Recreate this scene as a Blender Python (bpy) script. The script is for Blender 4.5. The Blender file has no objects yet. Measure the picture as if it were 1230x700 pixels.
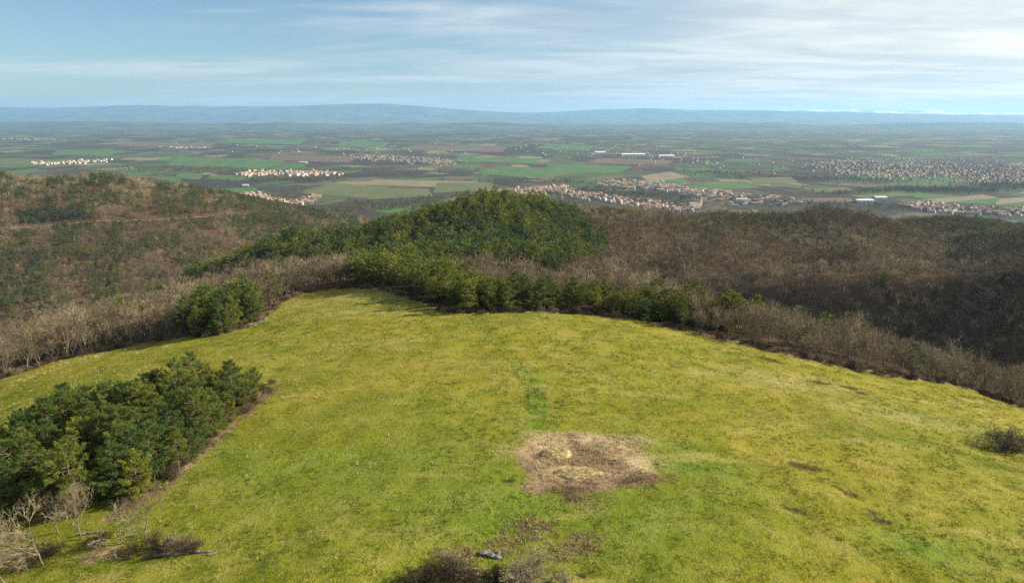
import bpy, math, random
import numpy as np
from mathutils import Vector, Matrix
rng = np.random.default_rng(7); random.seed(7)
scene = bpy.context.scene
COL = scene.collection
R = math.radians

# ------------------------------------------------------------------ camera, sky, sun, exposure
CAM_Z, F_PX, PITCH = 50.0, 831.0, R(14.2)           # drone fifty metres above the pasture
cam = bpy.data.cameras.new('camera'); cam_o = bpy.data.objects.new('camera', cam); COL.objects.link(cam_o)
cam.sensor_fit = 'HORIZONTAL'; cam.angle = 2 * math.atan(615 / F_PX)
cam.clip_start = 0.5; cam.clip_end = 200000
cam_o.location = (0, 0, CAM_Z); cam_o.rotation_euler = (math.pi / 2 - PITCH, 0, 0)
scene.camera = cam_o

SUN_AZ, SUN_EL = R(86), R(29)                        # azimuth clockwise from +Y
world = bpy.data.worlds.new('World'); scene.world = world; world.use_nodes = True
sun = bpy.data.lights.new('sun', 'SUN'); sun.energy = 5.0; sun.angle = R(0.53); sun.color = (1.0, 0.91, 0.74)
sun_o = bpy.data.objects.new('sun', sun); COL.objects.link(sun_o)
sd = Vector((math.sin(SUN_AZ) * math.cos(SUN_EL), math.cos(SUN_AZ) * math.cos(SUN_EL), math.sin(SUN_EL)))
sun_o.rotation_euler = sd.to_track_quat('Z', 'Y').to_euler(); sun_o.location = (0, 0, 300)
vs = scene.view_settings
vs.view_transform = 'Standard'; vs.look = 'None'; vs.exposure = 1.12; vs.gamma = 1; vs.use_curve_mapping = False
cy = scene.cycles
cy.use_denoising = False
cy.max_bounces = 4; cy.diffuse_bounces = 1; cy.glossy_bounces = 2; cy.transmission_bounces = 2
cy.volume_bounces = 1; cy.use_adaptive_sampling = False


class NT:
    """small node-tree helper"""
    def __init__(s, tree, clear=True):
        s.t = tree
        if clear: tree.nodes.clear()
    def n(s, typ, ins=None, **props):
        nd = s.t.nodes.new(typ)
        for k, v in props.items(): setattr(nd, k, v)
        for k, v in (ins or {}).items(): s.put(nd.inputs[k], v)
        return nd
    def put(s, sock, v):
        if isinstance(v, bpy.types.NodeSocket): s.t.links.new(v, sock)
        else:
            if sock.type == 'RGBA' and len(v) == 3: v = (*v, 1)
            sock.default_value = v
    def math(s, op, a, b=0.0, c=None, clamp=False):
        nd = s.n('ShaderNodeMath', {0: a, 1: b}, operation=op, use_clamp=clamp)
        if c is not None: s.put(nd.inputs[2], c)
        return nd.outputs[0]
    def mix(s, f, a, b, blend='MIX'):
        nd = s.n('ShaderNodeMix', {0: f, 6: a, 7: b}, data_type='RGBA', blend_type=blend)
        return nd.outputs[2]
    def ramp(s, f, stops, interp='LINEAR'):
        nd = s.n('ShaderNodeValToRGB', {0: f}); e = nd.color_ramp.elements
        nd.color_ramp.interpolation = interp
        while len(e) < len(stops): e.new(0.5)
        for i, (p, c) in enumerate(stops):
            e[i].position = p; e[i].color = (*c, 1) if len(c) == 3 else c
        return nd.outputs[0]
    def smooth(s, v, a, b):
        nd = s.n('ShaderNodeMapRange', {0: v, 1: a, 2: b, 3: 0.0, 4: 1.0}, interpolation_type='SMOOTHSTEP')
        return nd.outputs[0]
    def noise(s, vec, scale, detail=4.0, rough=0.55, dist=0.0):
        nd = s.n('ShaderNodeTexNoise', {'Vector': vec, 'Scale': scale, 'Detail': detail, 'Roughness': rough, 'Distortion': dist})
        return nd.outputs[0]


# world: clear winter sky with thin streaky high cloud
w = NT(world.node_tree)
sky = w.n('ShaderNodeTexSky', sky_type='NISHITA', sun_disc=False)
sky.sun_elevation = SUN_EL; sky.sun_rotation = SUN_AZ; sky.altitude = 500; sky.air_density = 1.0; sky.dust_density = 0.6; sky.ozone_density = 1.4
tc = w.n('ShaderNodeTexCoord').outputs['Generated']
sx = w.n('ShaderNodeSeparateXYZ', {0: tc})
den = w.math('ADD', w.math('MAXIMUM', sx.outputs[2], 0.0), 0.07)
px_ = w.math('DIVIDE', sx.outputs[0], den); py_ = w.math('DIVIDE', sx.outputs[1], den)
cv = w.n('ShaderNodeCombineXYZ', {0: w.math('ADD', w.math('MULTIPLY', px_, 0.26), w.math('MULTIPLY', py_, 0.07)), 1: w.math('MULTIPLY', py_, 0.55), 2: 3.7}).outputs[0]
n1 = w.noise(cv, 1.1, 7, 0.6, 0.6)
n2 = w.noise(cv, 3.6, 8, 0.62, 1.0)
cl = w.math('ADD', w.math('MULTIPLY', n1, 0.75), w.math('MULTIPLY', n2, 0.25))
toward = w.n('ShaderNodeVectorMath', {0: tc, 1: tuple(sd)}, operation='DOT_PRODUCT').outputs['Value']
bias = w.math('ADD', w.math('MULTIPLY', sx.outputs[0], 0.17), w.math('MULTIPLY', w.smooth(toward, .25, .75), .34))
low = w.math('MULTIPLY', w.math('SUBTRACT', 1.0, w.smooth(sx.outputs[2], 0.0, 0.13)), w.math('MULTIPLY', w.smooth(toward, -.1, .6), .30))
cm = w.smooth(w.math('ADD', w.math('ADD', cl, low), bias), 0.34, 0.66)
cshade = w.noise(cv, 2.1, 5, 0.6, 0.4)
ccol = w.mix(w.smooth(cshade, 0.35, 0.65), (4.7, 5.5, 6.3, 1), (7.4, 7.9, 8.1, 1))
ccol = w.mix(w.smooth(toward, .15, .75), ccol, w.mix(1.0, ccol, (1.72, 1.48, 1.20, 1), 'MULTIPLY'))
skyb = w.mix(1.0, sky.outputs[0], (.80, .97, 1.08, 1), 'MULTIPLY')
skyc = w.mix(w.math('MULTIPLY', cm, 0.85), skyb, ccol)
bg = w.n('ShaderNodeBackground', {0: skyc, 1: 0.050})
w.n('ShaderNodeOutputWorld', {0: bg.outputs[0]})


# ------------------------------------------------------------------ noise and ground shape
def _hash(ix, iy, seed):
    n = (ix.astype(np.int64) * 374761393 + iy.astype(np.int64) * 668265263 + seed * 974634757) & 0xffffffff
    n = ((n ^ (n >> 13)) * 1274126177) & 0xffffffff
    return ((n ^ (n >> 16)) & 0xffffff) / float(0xffffff)

def vnoise(x, y, seed=0):
    ix, iy = np.floor(x), np.floor(y); fx, fy = x - ix, y - iy
    fx = fx * fx * (3 - 2 * fx); fy = fy * fy * (3 - 2 * fy)
    a, b = _hash(ix, iy, seed), _hash(ix + 1, iy, seed); c, d = _hash(ix, iy + 1, seed), _hash(ix + 1, iy + 1, seed)
    return (a + (b - a) * fx) * (1 - fy) + (c + (d - c) * fx) * fy

def fbm(x, y, seed=0, octs=4):
    v, a, t = 0.0, 1.0, 0.0
    for o in range(octs):
        v = v + a * vnoise(x, y, seed + o * 17); t += a; a *= 0.5; x, y = x * 2.03 + 11.3, y * 2.03 - 7.1
    return v / t

def sstep(v, a, b):
    t = np.clip((v - a) / (b - a), 0, 1); return t * t * (3 - 2 * t)

PLAIN = -250.0
# crest lines: x, y, z, rounding width, side slope
RIDGES = [
    [(0, -300, -14, 300, .6), (0, 0, 0, 300, .6), (0, 80, 0, 300, .6), (-8, 150, -2, 280, .58), (-12, 215, -7, 200, .5),
     (-14, 262, -17, 70, .4), (-10, 330, -34, 40, .38), (-18, 420, -41, 40, .36), (-28, 500, -35, 40, .36), (-22, 570, -27, 40, .36),
     (-40, 700, -70, 40, .36), (-80, 900, -140, 40, .36), (-120, 1200, -245, 40, .36)],
    [(-22, 570, -27, 40, .36), (-160, 560, -50, 30, .4), (-245, 525, -76, 25, .42), (-330, 480, -105, 25, .42)],
    [(-22, 570, -27, 40, .36), (66, 640, -38, 45, .42), (207, 690, -50, 40, .44), (349, 745, -59, 40, .44), (596, 800, -77, 45, .42), (1000, 950, -110, 60, .36)],
    [(349, 745, -59, 40, .44), (318, 640, -57, 26, .5), (292, 555, -72, 22, .52)],
    [(500, 780, -68, 40, .42), (490, 660, -66, 26, .5), (470, 560, -74, 22, .52)],
    [(207, 690, -50, 40, .44), (165, 570, -54, 26, .48), (118, 480, -69, 22, .5)],
    [(105, 475, -72, 20, .6), (136, 450, -62, 16, .75), (189, 400, -36, 16, .85), (248, 330, -21, 16, .85), (320, 250, -12, 20, .8), (430, 150, -8, 30, .6)],
    [(-30, 165, -10, 60, .32), (-125, 230, -30, 50, .32), (-230, 330, -64, 40, .34), (-330, 420, -104, 40, .36)],
    [(-1500, 1000, 10, 60, .26), (-1000, 1030, -20, 50, .26), (-760, 1040, -39, 40, .27), (-661, 1080, -42, 40, .27), (-559, 1130, -64, 40, .28),
     (-454, 1200, -116, 40, .3), (-418, 1280, -172, 40, .32), (-380, 1420, -235, 40, .35)],
    [(-170, 1850, -222, 60, .22), (-120, 1870, -205, 50, .22), (-60, 1900, -225, 60, .22)],
]

def _ridge(x, y, pts):
    out = np.full(x.shape, -1e9)
    for (x0, y0, z0, w0, k0), (x1, y1, z1, w1, k1) in zip(pts[:-1], pts[1:]):
        dx, dy = x1 - x0, y1 - y0
        t = np.clip(((x - x0) * dx + (y - y0) * dy) / (dx * dx + dy * dy), 0, 1)
        d2 = (x - x0 - t * dx) ** 2 + (y - y0 - t * dy) ** 2
        wd = w0 + (w1 - w0) * t; k = k0 + (k1 - k0) * t
        out = np.maximum(out, z0 + (z1 - z0) * t - k * (np.sqrt(d2 + wd * wd) - wd))
    return out

def hills_h(x, y):
    x = np.asarray(x, float); y = np.asarray(y, float)
    h = _ridge(x, y, RIDGES[0])
    sr = (x - 36) * .276 + (y - 195) * .96                 # past the right-hand rim the ground drops into a side valley
    h = h - .38 * np.clip(sr - 2, 0, 75) * sstep(x, 40, 85)
    for r in RIDGES[1:]:
        b = _ridge(x, y, r); s = 10.0
        k = np.clip(0.5 + 0.5 * (b - h) / s, 0, 1)
        h = h + (b - h) * k + s * k * (1 - k)
    far = sstep(np.hypot(x, y - 110), 190, 330)
    h = h - far * 6.0 * (s_ := 1.0) * 0.25
    h = h + far * ((fbm(x / 90, y / 90, 3, 4) - .5) * 16 - np.abs(fbm(x / 60, y / 60, 31, 3) - .5) * 14)
    near = 1 - far
    h = h + near * ((fbm(x / 22, y / 22, 5, 3) - .5) * 1.5 + (fbm(x / 3.5, y / 3.5, 9, 3) - .5) * 0.55)
    return h

def ground(x, y):
    return np.maximum(hills_h(x, y), PLAIN)

CP, SP = math.cos(PITCH), math.sin(PITCH)
_T = np.geomspace(25, 90000, 2600)
def at(px, py, h=ground):
    """where the sight line through a picture point meets the ground"""
    r, u = px - 615.0, 350.0 - py
    d = np.array([r, F_PX * CP + u * SP, -F_PX * SP + u * CP]); d /= np.linalg.norm(d)
    X, Y, Z = d[0] * _T, d[1] * _T, CAM_Z + d[2] * _T
    below = Z < h(X, Y)
    if not below.any(): return np.array([X[-1], Y[-1], PLAIN])
    i = int(np.argmax(below)); lo, hi = _T[max(i - 1, 0)], _T[i]
    for _ in range(24):
        m = (lo + hi) / 2
        if CAM_Z + d[2] * m < h(np.array([d[0] * m]), np.array([d[1] * m]))[0]: hi = m
        else: lo = m
    return np.array([d[0] * hi, d[1] * hi, CAM_Z + d[2] * hi])

def flat_plain(x, y): return np.full(np.shape(x), PLAIN)
def at_plain(px, py): return at(px, py, flat_plain)

def project(x, y, z):
    dz = z - CAM_Z; depth = y * CP - dz * SP; up = y * SP + dz * CP
    depth = np.maximum(depth, 1e-3)
    return 615 + F_PX * x / depth, 350 - F_PX * up / depth, y * CP - dz * SP

def inside(poly, x, y):
    c = np.zeros(x.shape, bool); n = len(poly)
    for i in range(n):
        x0, y0 = poly[i][0], poly[i][1]; x1, y1 = poly[(i + 1) % n][0], poly[(i + 1) % n][1]
        if y0 == y1: continue
        cond = (y0 > y) != (y1 > y)
        c ^= cond & (x < (x1 - x0) * (y - y0) / (y1 - y0) + x0)
    return c

def linedist(pts, x, y, closed=False):
    out = np.full(x.shape, 1e9); P = list(pts) + ([pts[0]] if closed else [])
    for a, b in zip(P[:-1], P[1:]):
        dx, dy = b[0] - a[0], b[1] - a[1]
        t = np.clip(((x - a[0]) * dx + (y - a[1]) * dy) / (dx * dx + dy * dy + 1e-9), 0, 1)
        out = np.minimum(out, np.hypot(x - a[0] - t * dx, y - a[1] - t * dy))
    return out

def sdist(poly, x, y):
    d = linedist(poly, x, y, True); return np.where(inside(poly, x, y), d, -d)

# outline of the pasture, read off its visible edge
EDGE_PX = [(0, 456), (60, 436), (110, 424), (200, 408), (262, 403), (300, 392), (322, 378), (340, 362), (366, 352), (400, 346), (440, 346),
           (490, 357), (535, 374), (570, 377), (620, 375), (700, 376), (770, 385), (820, 397), (870, 408), (960, 430), (1020, 443), (1080, 454), (1160, 466), (1230, 490)]
MEADOW = [at(*p)[:2] for p in EDGE_PX]
e0, e1 = MEADOW[0], MEADOW[-1]
MEADOW = [np.array(p) for p in [(-190, e0[1] - 30), (e0[0] - 35, e0[1] - 12)]] + MEADOW + [np.array(p) for p in [(e1[0] + 18, e1[1] - 18), (e1[0] + 50, e1[1] - 60), (170, -80), (-190, -80)]]


# ------------------------------------------------------------------ mesh helpers
def mesh_np(name, V, faces, mats=(), smooth=False, fmat=None):
    """faces: list of int arrays (n,3) or (n,4)"""
    me = bpy.data.meshes.new(name)
    V = np.asarray(V, np.float32)
    faces = [np.asarray(f, np.int32) for f in faces if len(f)]
    me.vertices.add(len(V)); me.vertices.foreach_set('co', V.ravel())
    nl = sum(f.size for f in faces); nf = sum(len(f) for f in faces)
    me.loops.add(nl); me.loops.foreach_set('vertex_index', np.concatenate([f.ravel() for f in faces]))
    tot = np.concatenate([np.full(len(f), f.shape[1], np.int32) for f in faces])
    st = np.concatenate([[0], np.cumsum(tot)[:-1]]).astype(np.int32)
    me.polygons.add(nf); me.polygons.foreach_set('loop_start', st)
    if fmat is not None: me.polygons.foreach_set('material_index', np.asarray(fmat, np.int32))
    me.polygons.foreach_set('use_smooth', np.full(nf, smooth, bool))
    me.update(calc_edges=True)
    for m in mats: me.materials.append(m)
    return me

def link(name, data, parent=None, loc=None, rz=None, scale=None):
    o = bpy.data.objects.new(name, data); COL.objects.link(o)
    if parent is not None: o.parent = parent
    if loc is not None: o.location = loc
    if rz is not None: o.rotation_euler = (0, 0, rz)
    if scale is not None: o.scale = (scale,) * 3 if np.isscalar(scale) else scale
    return o

def tag(o, label=None, cat=None, group=None, kind=None):
    if label: o['label'] = label
    if cat: o['category'] = cat
    if group: o['group'] = group
    if kind: o['kind'] = kind
    return o

def grid_faces(nx, ny):
    i = np.arange((nx - 1) * (ny - 1)); r, c = i // (nx - 1), i % (nx - 1); a = r * nx + c
    return np.stack([a, a + 1, a + nx + 1, a + nx], 1)

def unit(v): return v / np.maximum(np.linalg.norm(v, axis=-1, keepdims=True), 1e-9)

def tubes(P0, P1, R0, R1, n=3):
    P0, P1 = np.asarray(P0, float), np.asarray(P1, float); R0, R1 = np.asarray(R0, float), np.asarray(R1, float)
    d = unit(P1 - P0); ref = np.where(np.abs(d[:, 2:3]) > .9, np.array([[1., 0, 0]]), np.array([[0, 0, 1.]]))
    a = unit(np.cross(d, ref)); b = np.cross(d, a)
    th = np.arange(n) * 2 * np.pi / n
    ring = a[:, None, :] * np.cos(th)[None, :, None] + b[:, None, :] * np.sin(th)[None, :, None]
    V = np.concatenate([P0[:, None] + ring * R0[:, None, None], P1[:, None] + ring * R1[:, None, None]], 1).reshape(-1, 3)
    base = np.arange(len(P0))[:, None] * 2 * n; k = np.arange(n)[None]; k2 = (k + 1) % n
    F = np.stack([base + k, base + k2, base + n + k2, base + n + k], -1).reshape(-1, 4)
    return V, F

def blades(P, D, L, W, r=rng):
    """one thin triangle per blade"""
    s = unit(np.cross(D, r.normal(size=D.shape)))
    V = np.stack([P - s * W[:, None] * .5, P + s * W[:, None] * .5, P + D * L[:, None]], 1).reshape(-1, 3)
    return V, np.arange(len(V)).reshape(-1, 3)


# ------------------------------------------------------------------ materials
def material(name):
    m = bpy.data.materials.new(name); m.use_nodes = True; return m, NT(m.node_tree)

def finish(t, col, rough=.9, bump=None, bstr=.3, bdist=.1, spec=.2, trans=None):
    ins = {'Base Color': col, 'Roughness': rough, 'Specular IOR Level': spec}
    if bump is not None: ins['Normal'] = t.n('ShaderNodeBump', {'Height': bump, 'Strength': bstr, 'Distance': bdist}).outputs[0]
    p = t.n('ShaderNodeBsdfPrincipled', ins); out = p.outputs[0]
    if trans is not None:
        tr = t.n('ShaderNodeBsdfTranslucent', {0: trans[0]})
        out = t.n('ShaderNodeMixShader', {0: trans[1], 1: out, 2: tr.outputs[0]}).outputs[0]
    t.n('ShaderNodeOutputMaterial', {0: out})

def pos(t): return t.n('ShaderNodeNewGeometry').outputs['Position']
def attr(t, name, typ='GEOMETRY'): return t.n('ShaderNodeAttribute', attribute_name=name, attribute_type=typ)

def mat_meadow():
    m, t = material('pasture_grass'); P = pos(t)
    a = attr(t, 'mask'); s = t.n('ShaderNodeSeparateColor', {0: a.outputs['Color']}); mud, straw, lush = s.outputs[0], s.outputs[1], s.outputs[2]; dark = a.outputs['Alpha']
    big = t.noise(P, .030, 4, .6, .5); mid = t.noise(P, .16, 5, .6, .4); fine = t.noise(P, 1.3, 5, .7); vfine = t.noise(P, 5.0, 3, .7)
    base = t.ramp(t.math('ADD', t.math('MULTIPLY', big, .55), t.math('MULTIPLY', mid, .45)), [(.34, (.105, .140, .008)), (.45, (.165, .170, .010)), (.55, (.215, .195, .014)), (.68, (.26, .215, .034))])
    lushf = t.math('MULTIPLY', lush, t.smooth(t.math('ADD', mid, t.math('MULTIPLY', fine, .4)), .38, .75), clamp=True)
    base = t.mix(t.math('MULTIPLY', lushf, .9), base, (.085, .165, .008, 1))
    base = t.mix(t.math('MULTIPLY', t.smooth(t.noise(t.n('ShaderNodeMapping', {0: P, 2: (0, 0, .5), 3: (.35, 1.2, 1)}).outputs[0], .12, 6, .65, .4), .54, .72), .75), base, (.33, .275, .085, 1))
    base = t.mix(t.math('MULTIPLY', t.smooth(fine, .48, .66), .48), base, (.050, .072, .008, 1))
    st = t.smooth(t.math('ADD', vfine, t.math('MULTIPLY', t.math('ADD', mid, straw), .35)), .66, .92)
    base = t.mix(t.math('MULTIPLY', st, .55), base, (.36, .31, .15, 1))
    ragged = t.math('ADD', mud, t.math('MULTIPLY', t.math('SUBTRACT', t.math('ADD', t.math('MULTIPLY', fine, .6), t.math('MULTIPLY', mid, .7)), .65), 1.25))
    earth = t.ramp(t.math('ADD', t.math('MULTIPLY', fine, .6), t.math('MULTIPLY', mid, .4)), [(.34, (.045, .029, .017)), (.44, (.14, .092, .052)), (.54, (.26, .185, .105)), (.68, (.40, .30, .175))])
    earth = t.mix(t.math('MULTIPLY', t.smooth(t.math('ADD', straw, t.math('MULTIPLY', t.math('ADD', fine, mid), .5)), .50, 1.10), .9), earth, (.44, .34, .19, 1))
    base = t.mix(t.smooth(ragged, .36, .58), base, earth)
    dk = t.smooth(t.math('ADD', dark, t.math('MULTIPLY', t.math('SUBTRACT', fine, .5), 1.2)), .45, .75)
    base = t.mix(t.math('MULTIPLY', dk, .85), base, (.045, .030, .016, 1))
    hgt = t.math('ADD', t.math('MULTIPLY', fine, .7), t.math('MULTIPLY', vfine, .4))
    finish(t, base, .95, hgt, 1.0, .6, .1)
    return m

def mat_floor():
    m, t = material('leaf_litter'); P = pos(t)
    a, b = t.noise(P, .02, 5, .6), t.noise(P, .35, 5, .65)
    c = t.ramp(t.math('ADD', t.math('MULTIPLY', a, .5), t.math('MULTIPLY', b, .5)), [(.35, (.035, .023, .014)), (.5, (.075, .046, .027)), (.62, (.10, .070, .036)), (.74, (.10, .09, .03))])
    finish(t, c, .95, b, .6, .5, .1); return m

def mat_plain():
    m, t = material('farmland'); P = pos(t)
    wn = t.n('ShaderNodeTexNoise', {'Vector': P, 'Scale': .0016, 'Detail': 2.0}).outputs[1]
    vec = t.n('ShaderNodeVectorMath', {0: P, 1: t.n('ShaderNodeVectorMath', {0: wn, 1: (330, 330, 0)}, operation='MULTIPLY').outputs[0]}, operation='ADD').outputs[0]
    vec = t.n('ShaderNodeMapping', {0: vec, 2: (0, 0, .35), 3: (1, .62, 0)}).outputs[0]
    vo = t.n('ShaderNodeTexVoronoi', {'Vector': vec, 'Scale': .0060, 'Randomness': .9}, distance='CHEBYCHEV', voronoi_dimensions='2D')
    rnd = t.n('ShaderNodeSeparateColor', {0: vo.outputs['Color']}).outputs[0]
    vo2 = t.n('ShaderNodeTexVoronoi', {'Vector': vec, 'Scale': .0060, 'Randomness': .9}, distance='EUCLIDEAN', voronoi_dimensions='2D', feature='DISTANCE_TO_EDGE')
    region = t.noise(P, .00022, 3, .5)
    key = t.math('ADD', rnd, t.math('MULTIPLY', t.math('SUBTRACT', region, .5), .7))
    c = t.ramp(key, [(.0, (.045, .040, .030)), (.18, (.075, .062, .045)), (.30, (.10, .088, .058)), (.40, (.062, .082, .030)), (.52, (.060, .120, .032)), (.64, (.045, .072, .026)), (.74, (.17, .15, .085)), (.84, (.055, .060, .030)), (.93, (.085, .062, .045))], 'CONSTANT')
    fine = t.noise(P, .02, 4, .6)
    c = t.mix(t.math('MULTIPLY', t.math('SUBTRACT', fine, .3), .5, clamp=True), c, (.05, .045, .03, 1))
    wood = t.noise(P, .0011, 7, .68, .5)
    c = t.mix(t.smooth(wood, .52, .56), c, t.mix(fine, (.022, .022, .014, 1), (.060, .046, .034, 1)))
    hedge = t.math('LESS_THAN', vo2.outputs['Distance'], .022)
    c = t.mix(t.math('MULTIPLY', hedge, t.smooth(t.noise(P, .004, 3), .42, .52)), c, (.028, .028, .018, 1))
    finish(t, c, .95, None, spec=.1); return m

def mat_field(name, c0, c1):
    m, t = material(name); P = pos(t)
    n = t.noise(t.n('ShaderNodeMapping', {0: P, 3: (1, .2, 1)}).outputs[0], .012, 5, .6)
    finish(t, t.mix(t.smooth(n, .3, .7), c0, c1), .95, spec=.1); return m

def mat_far(name, c0, c1):
    m, t = material(name); n = t.noise(pos(t), .0012, 6, .65)
    finish(t, t.mix(t.smooth(n, .4, .6), c0, c1), .95, spec=.05); return m

def mat_needles():
    m, t = material('pine_needles')
    tint = attr(t, 'tint', 'INSTANCER').outputs['Fac']; rnd = t.n('ShaderNodeObjectInfo').outputs['Random']
    n = t.noise(t.n('ShaderNodeTexCoord').outputs['Object'], .9, 3, .6)
    k = t.math('ADD', t.math('ADD', tint, t.math('MULTIPLY', t.math('SUBTRACT', rnd, .5), .24)), t.math('MULTIPLY', t.math('SUBTRACT', n, .5), .5))
    c = t.ramp(k, [(0, (.026, .066, .038)), (.3, (.050, .090, .022)), (.55, (.098, .130, .020)), (.8, (.165, .180, .022)), (1, (.26, .25, .022))])
    finish(t, c, .6, spec=.25, trans=(c, .22)); return m

def mat_bark(name, c0, c1, scale=3.0):
    m, t = material(name)
    n = t.noise(t.n('ShaderNodeTexCoord').outputs['Object'], scale, 4, .65); rnd = t.n('ShaderNodeObjectInfo').outputs['Random']
    c = t.mix(t.smooth(n, .35, .65), c0, c1)
    c = t.mix(t.math('MULTIPLY', rnd, .6), c, t.mix(.6, c, (.07, .05, .035, 1)))
    finish(t, c, .9, n, .5, .03, .15); return m

def mat_twig(name, stops):
    m, t = material(name)
    tint = attr(t, 'tint', 'INSTANCER').outputs['Fac']; rnd = t.n('ShaderNodeObjectInfo').outputs['Random']
    k = t.math('ADD', tint, t.math('MULTIPLY', t.math('SUBTRACT', rnd, .5), .5))
    finish(t, t.ramp(k, stops), .9, spec=.1); return m

def mat_simple(name, c0, c1, scale=2.0, rough=.9, bstr=.4):
    m, t = material(name); n = t.noise(t.n('ShaderNodeTexCoord').outputs['Object'], scale, 5, .65)
    finish(t, t.mix(t.smooth(n, .32, .68), c0, c1), rough, n, bstr, .05, .15); return m

def mat_grass():
    m, t = material('grass_blade'); a = attr(t, 'tint').outputs['Fac']
    c = t.ramp(a, [(0, (.060, .105, .006)), (.30, (.130, .155, .008)), (.6, (.235, .205, .014)), (.85, (.33, .27, .06)), (1, (.55, .47, .28))])
    finish(t, c, .8, spec=.15, trans=(c, .25)); return m

def mat_house(name, stops, rough=.85):
    m, t = material(name); rnd = t.n('ShaderNodeObjectInfo').outputs['Random']
    n = t.noise(t.n('ShaderNodeTexCoord').outputs['Object'], .8, 4, .6)
    c = t.ramp(rnd, stops, 'CONSTANT'); c = t.mix(t.math('MULTIPLY', n, .35), c, t.mix(.5, c, (.12, .09, .07, 1)))
    finish(t, c, rough, spec=.2); return m

M_MEADOW, M_FLOOR, M_PLAIN = mat_meadow(), mat_floor(), mat_plain()
M_NEEDLE = mat_needles(); M_GRASS = mat_grass()
M_PINEBARK = mat_bark('pine_bark', (.10, .065, .045), (.24, .17, .125))
M_BARK = mat_bark('grey_bark', (.10, .08, .056), (.26, .22, .155))
M_TWIG = mat_twig('bare_twigs', [(0, (.080, .062, .042)), (.35, (.152, .120, .074)), (.65, (.222, .180, .112)), (1, (.34, .285, .18))])
M_BRAMBLE = mat_twig('bramble_stems', [(0, (.022, .017, .012)), (.5, (.10, .072, .045)), (1, (.23, .175, .105))])
M_BRACKEN = mat_simple('dead_bracken', (.17, .10, .068), (.38, .24, .17), 1.5)
M_HAY = mat_simple('hay', (.27, .195, .085), (.50, .40, .215), 2.5, .9, .8)
M_LOG = mat_simple('weathered_wood', (.07, .058, .045), (.25, .22, .175), 3.0)
M_STONE = mat_simple('grey_stone', (.07, .066, .058), (.24, .23, .20), 2.6)
M_EARTH = mat_simple('track_earth', (.24, .18, .11), (.40, .32, .21), .3)
M_WALL = mat_house('rendered_wall', [(0, (.62, .55, .44)), (.3, (.70, .66, .58)), (.55, (.52, .42, .31)), (.8, (.78, .75, .70))])
M_ROOF = mat_house('clay_roof_tiles', [(0, (.30, .14, .09)), (.35, (.38, .22, .15)), (.6, (.24, .13, .10)), (.8, (.20, .17, .16))])
M_SHED = mat_simple('white_metal_cladding', (.50, .52, .54), (.62, .63, .64), .05, .5, .05)
M_STONEWALL = mat_simple('pale_stone_wall', (.50, .42, .32), (.62, .54, .43), .2)


# ------------------------------------------------------------------ setting: plain, hills, mountains, pasture
def nonuni(lim_lo, lim_hi, fine_lo, fine_hi, step, n):
    a = fine_lo - np.geomspace(step, fine_lo - lim_lo, n)[::-1]; b = fine_hi + np.geomspace(step, lim_hi - fine_hi, n)
    return np.concatenate([a, np.arange(fine_lo, fine_hi + 1, step), b])
gx, gy = nonuni(-47500, 47500, -4000, 4000, 400, 16), nonuni(-12000, 53500, 1000, 9000, 400, 16)
XX, YY = np.meshgrid(gx, gy)
me = mesh_np('plain', np.stack([XX.ravel(), YY.ravel(), np.full(XX.size, PLAIN)], 1), [grid_faces(len(gx), len(gy))], [M_PLAIN])
tag(link('plain', me), 'wide flat farmland plain of small fields and woods below the hills', 'plain', kind='structure')

gx, gy = np.arange(-1600, 1401, 8.0), np.arange(-700, 2001, 8.0)
XX, YY = np.meshgrid(gx, gy); X, Y = XX.ravel(), YY.ravel(); Z = hills_h(X, Y)
md = sdist(MEADOW, X, Y)
Z = Z - 2.0 * sstep(md, 0, 8)
Fh = grid_faces(len(gx), len(gy)); keep = (Z[Fh] > PLAIN - 4).any(1)
me = mesh_np('hills', np.stack([X, Y, Z], 1), [Fh[keep]], [M_FLOOR], True)
tag(link('hills', me), 'rolling wooded hills covered in brown leaf litter around the pasture', 'hills', kind='structure')

def mountain(name, sky_px, dist, depth, seed, mat, rough, label):
    xs = np.array([p[0] for p in sky_px], float); ys = np.array([p[1] for p in sky_px], float)
    u = np.linspace(xs[0], xs[-1], 420); sk = np.interp(u, xs, ys)
    sk = sk + (fbm(u / 26, u * 0 + seed, seed, 5) - .5) * rough
    r = (u - 615); up = 350 - sk
    yd = F_PX * CP + up * SP; zd = -F_PX * SP + up * CP
    D = dist * (1 + .06 * (fbm(u / 200, u * 0 + 3, seed + 5, 2) - .5))
    cx, cyy, cz = r / yd * D, D, CAM_Z + zd / yd * D
    prof = np.linspace(-1, 1, 25); V = []
    for q in prof:
        yy = cyy + q * depth
        fall = 1 - np.abs(q) ** 1.1
        rid = (fbm(cx / 2600, yy / 3600, seed + 9, 5) - .5) * 2
        zz = PLAIN - 20 + (cz - PLAIN + 20) * np.clip(fall + rid * .38 * (np.abs(q) > .02) * (1 - np.abs(q)), 0, .995 if abs(q) > .02 else 1)
        V.append(np.stack([cx, yy, zz], 1))
    me = mesh_np(name, np.concatenate(V), [grid_faces(len(u), len(prof))], [mat], True)
    return tag(link(name, me), label, 'mountains', kind='structure')

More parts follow.
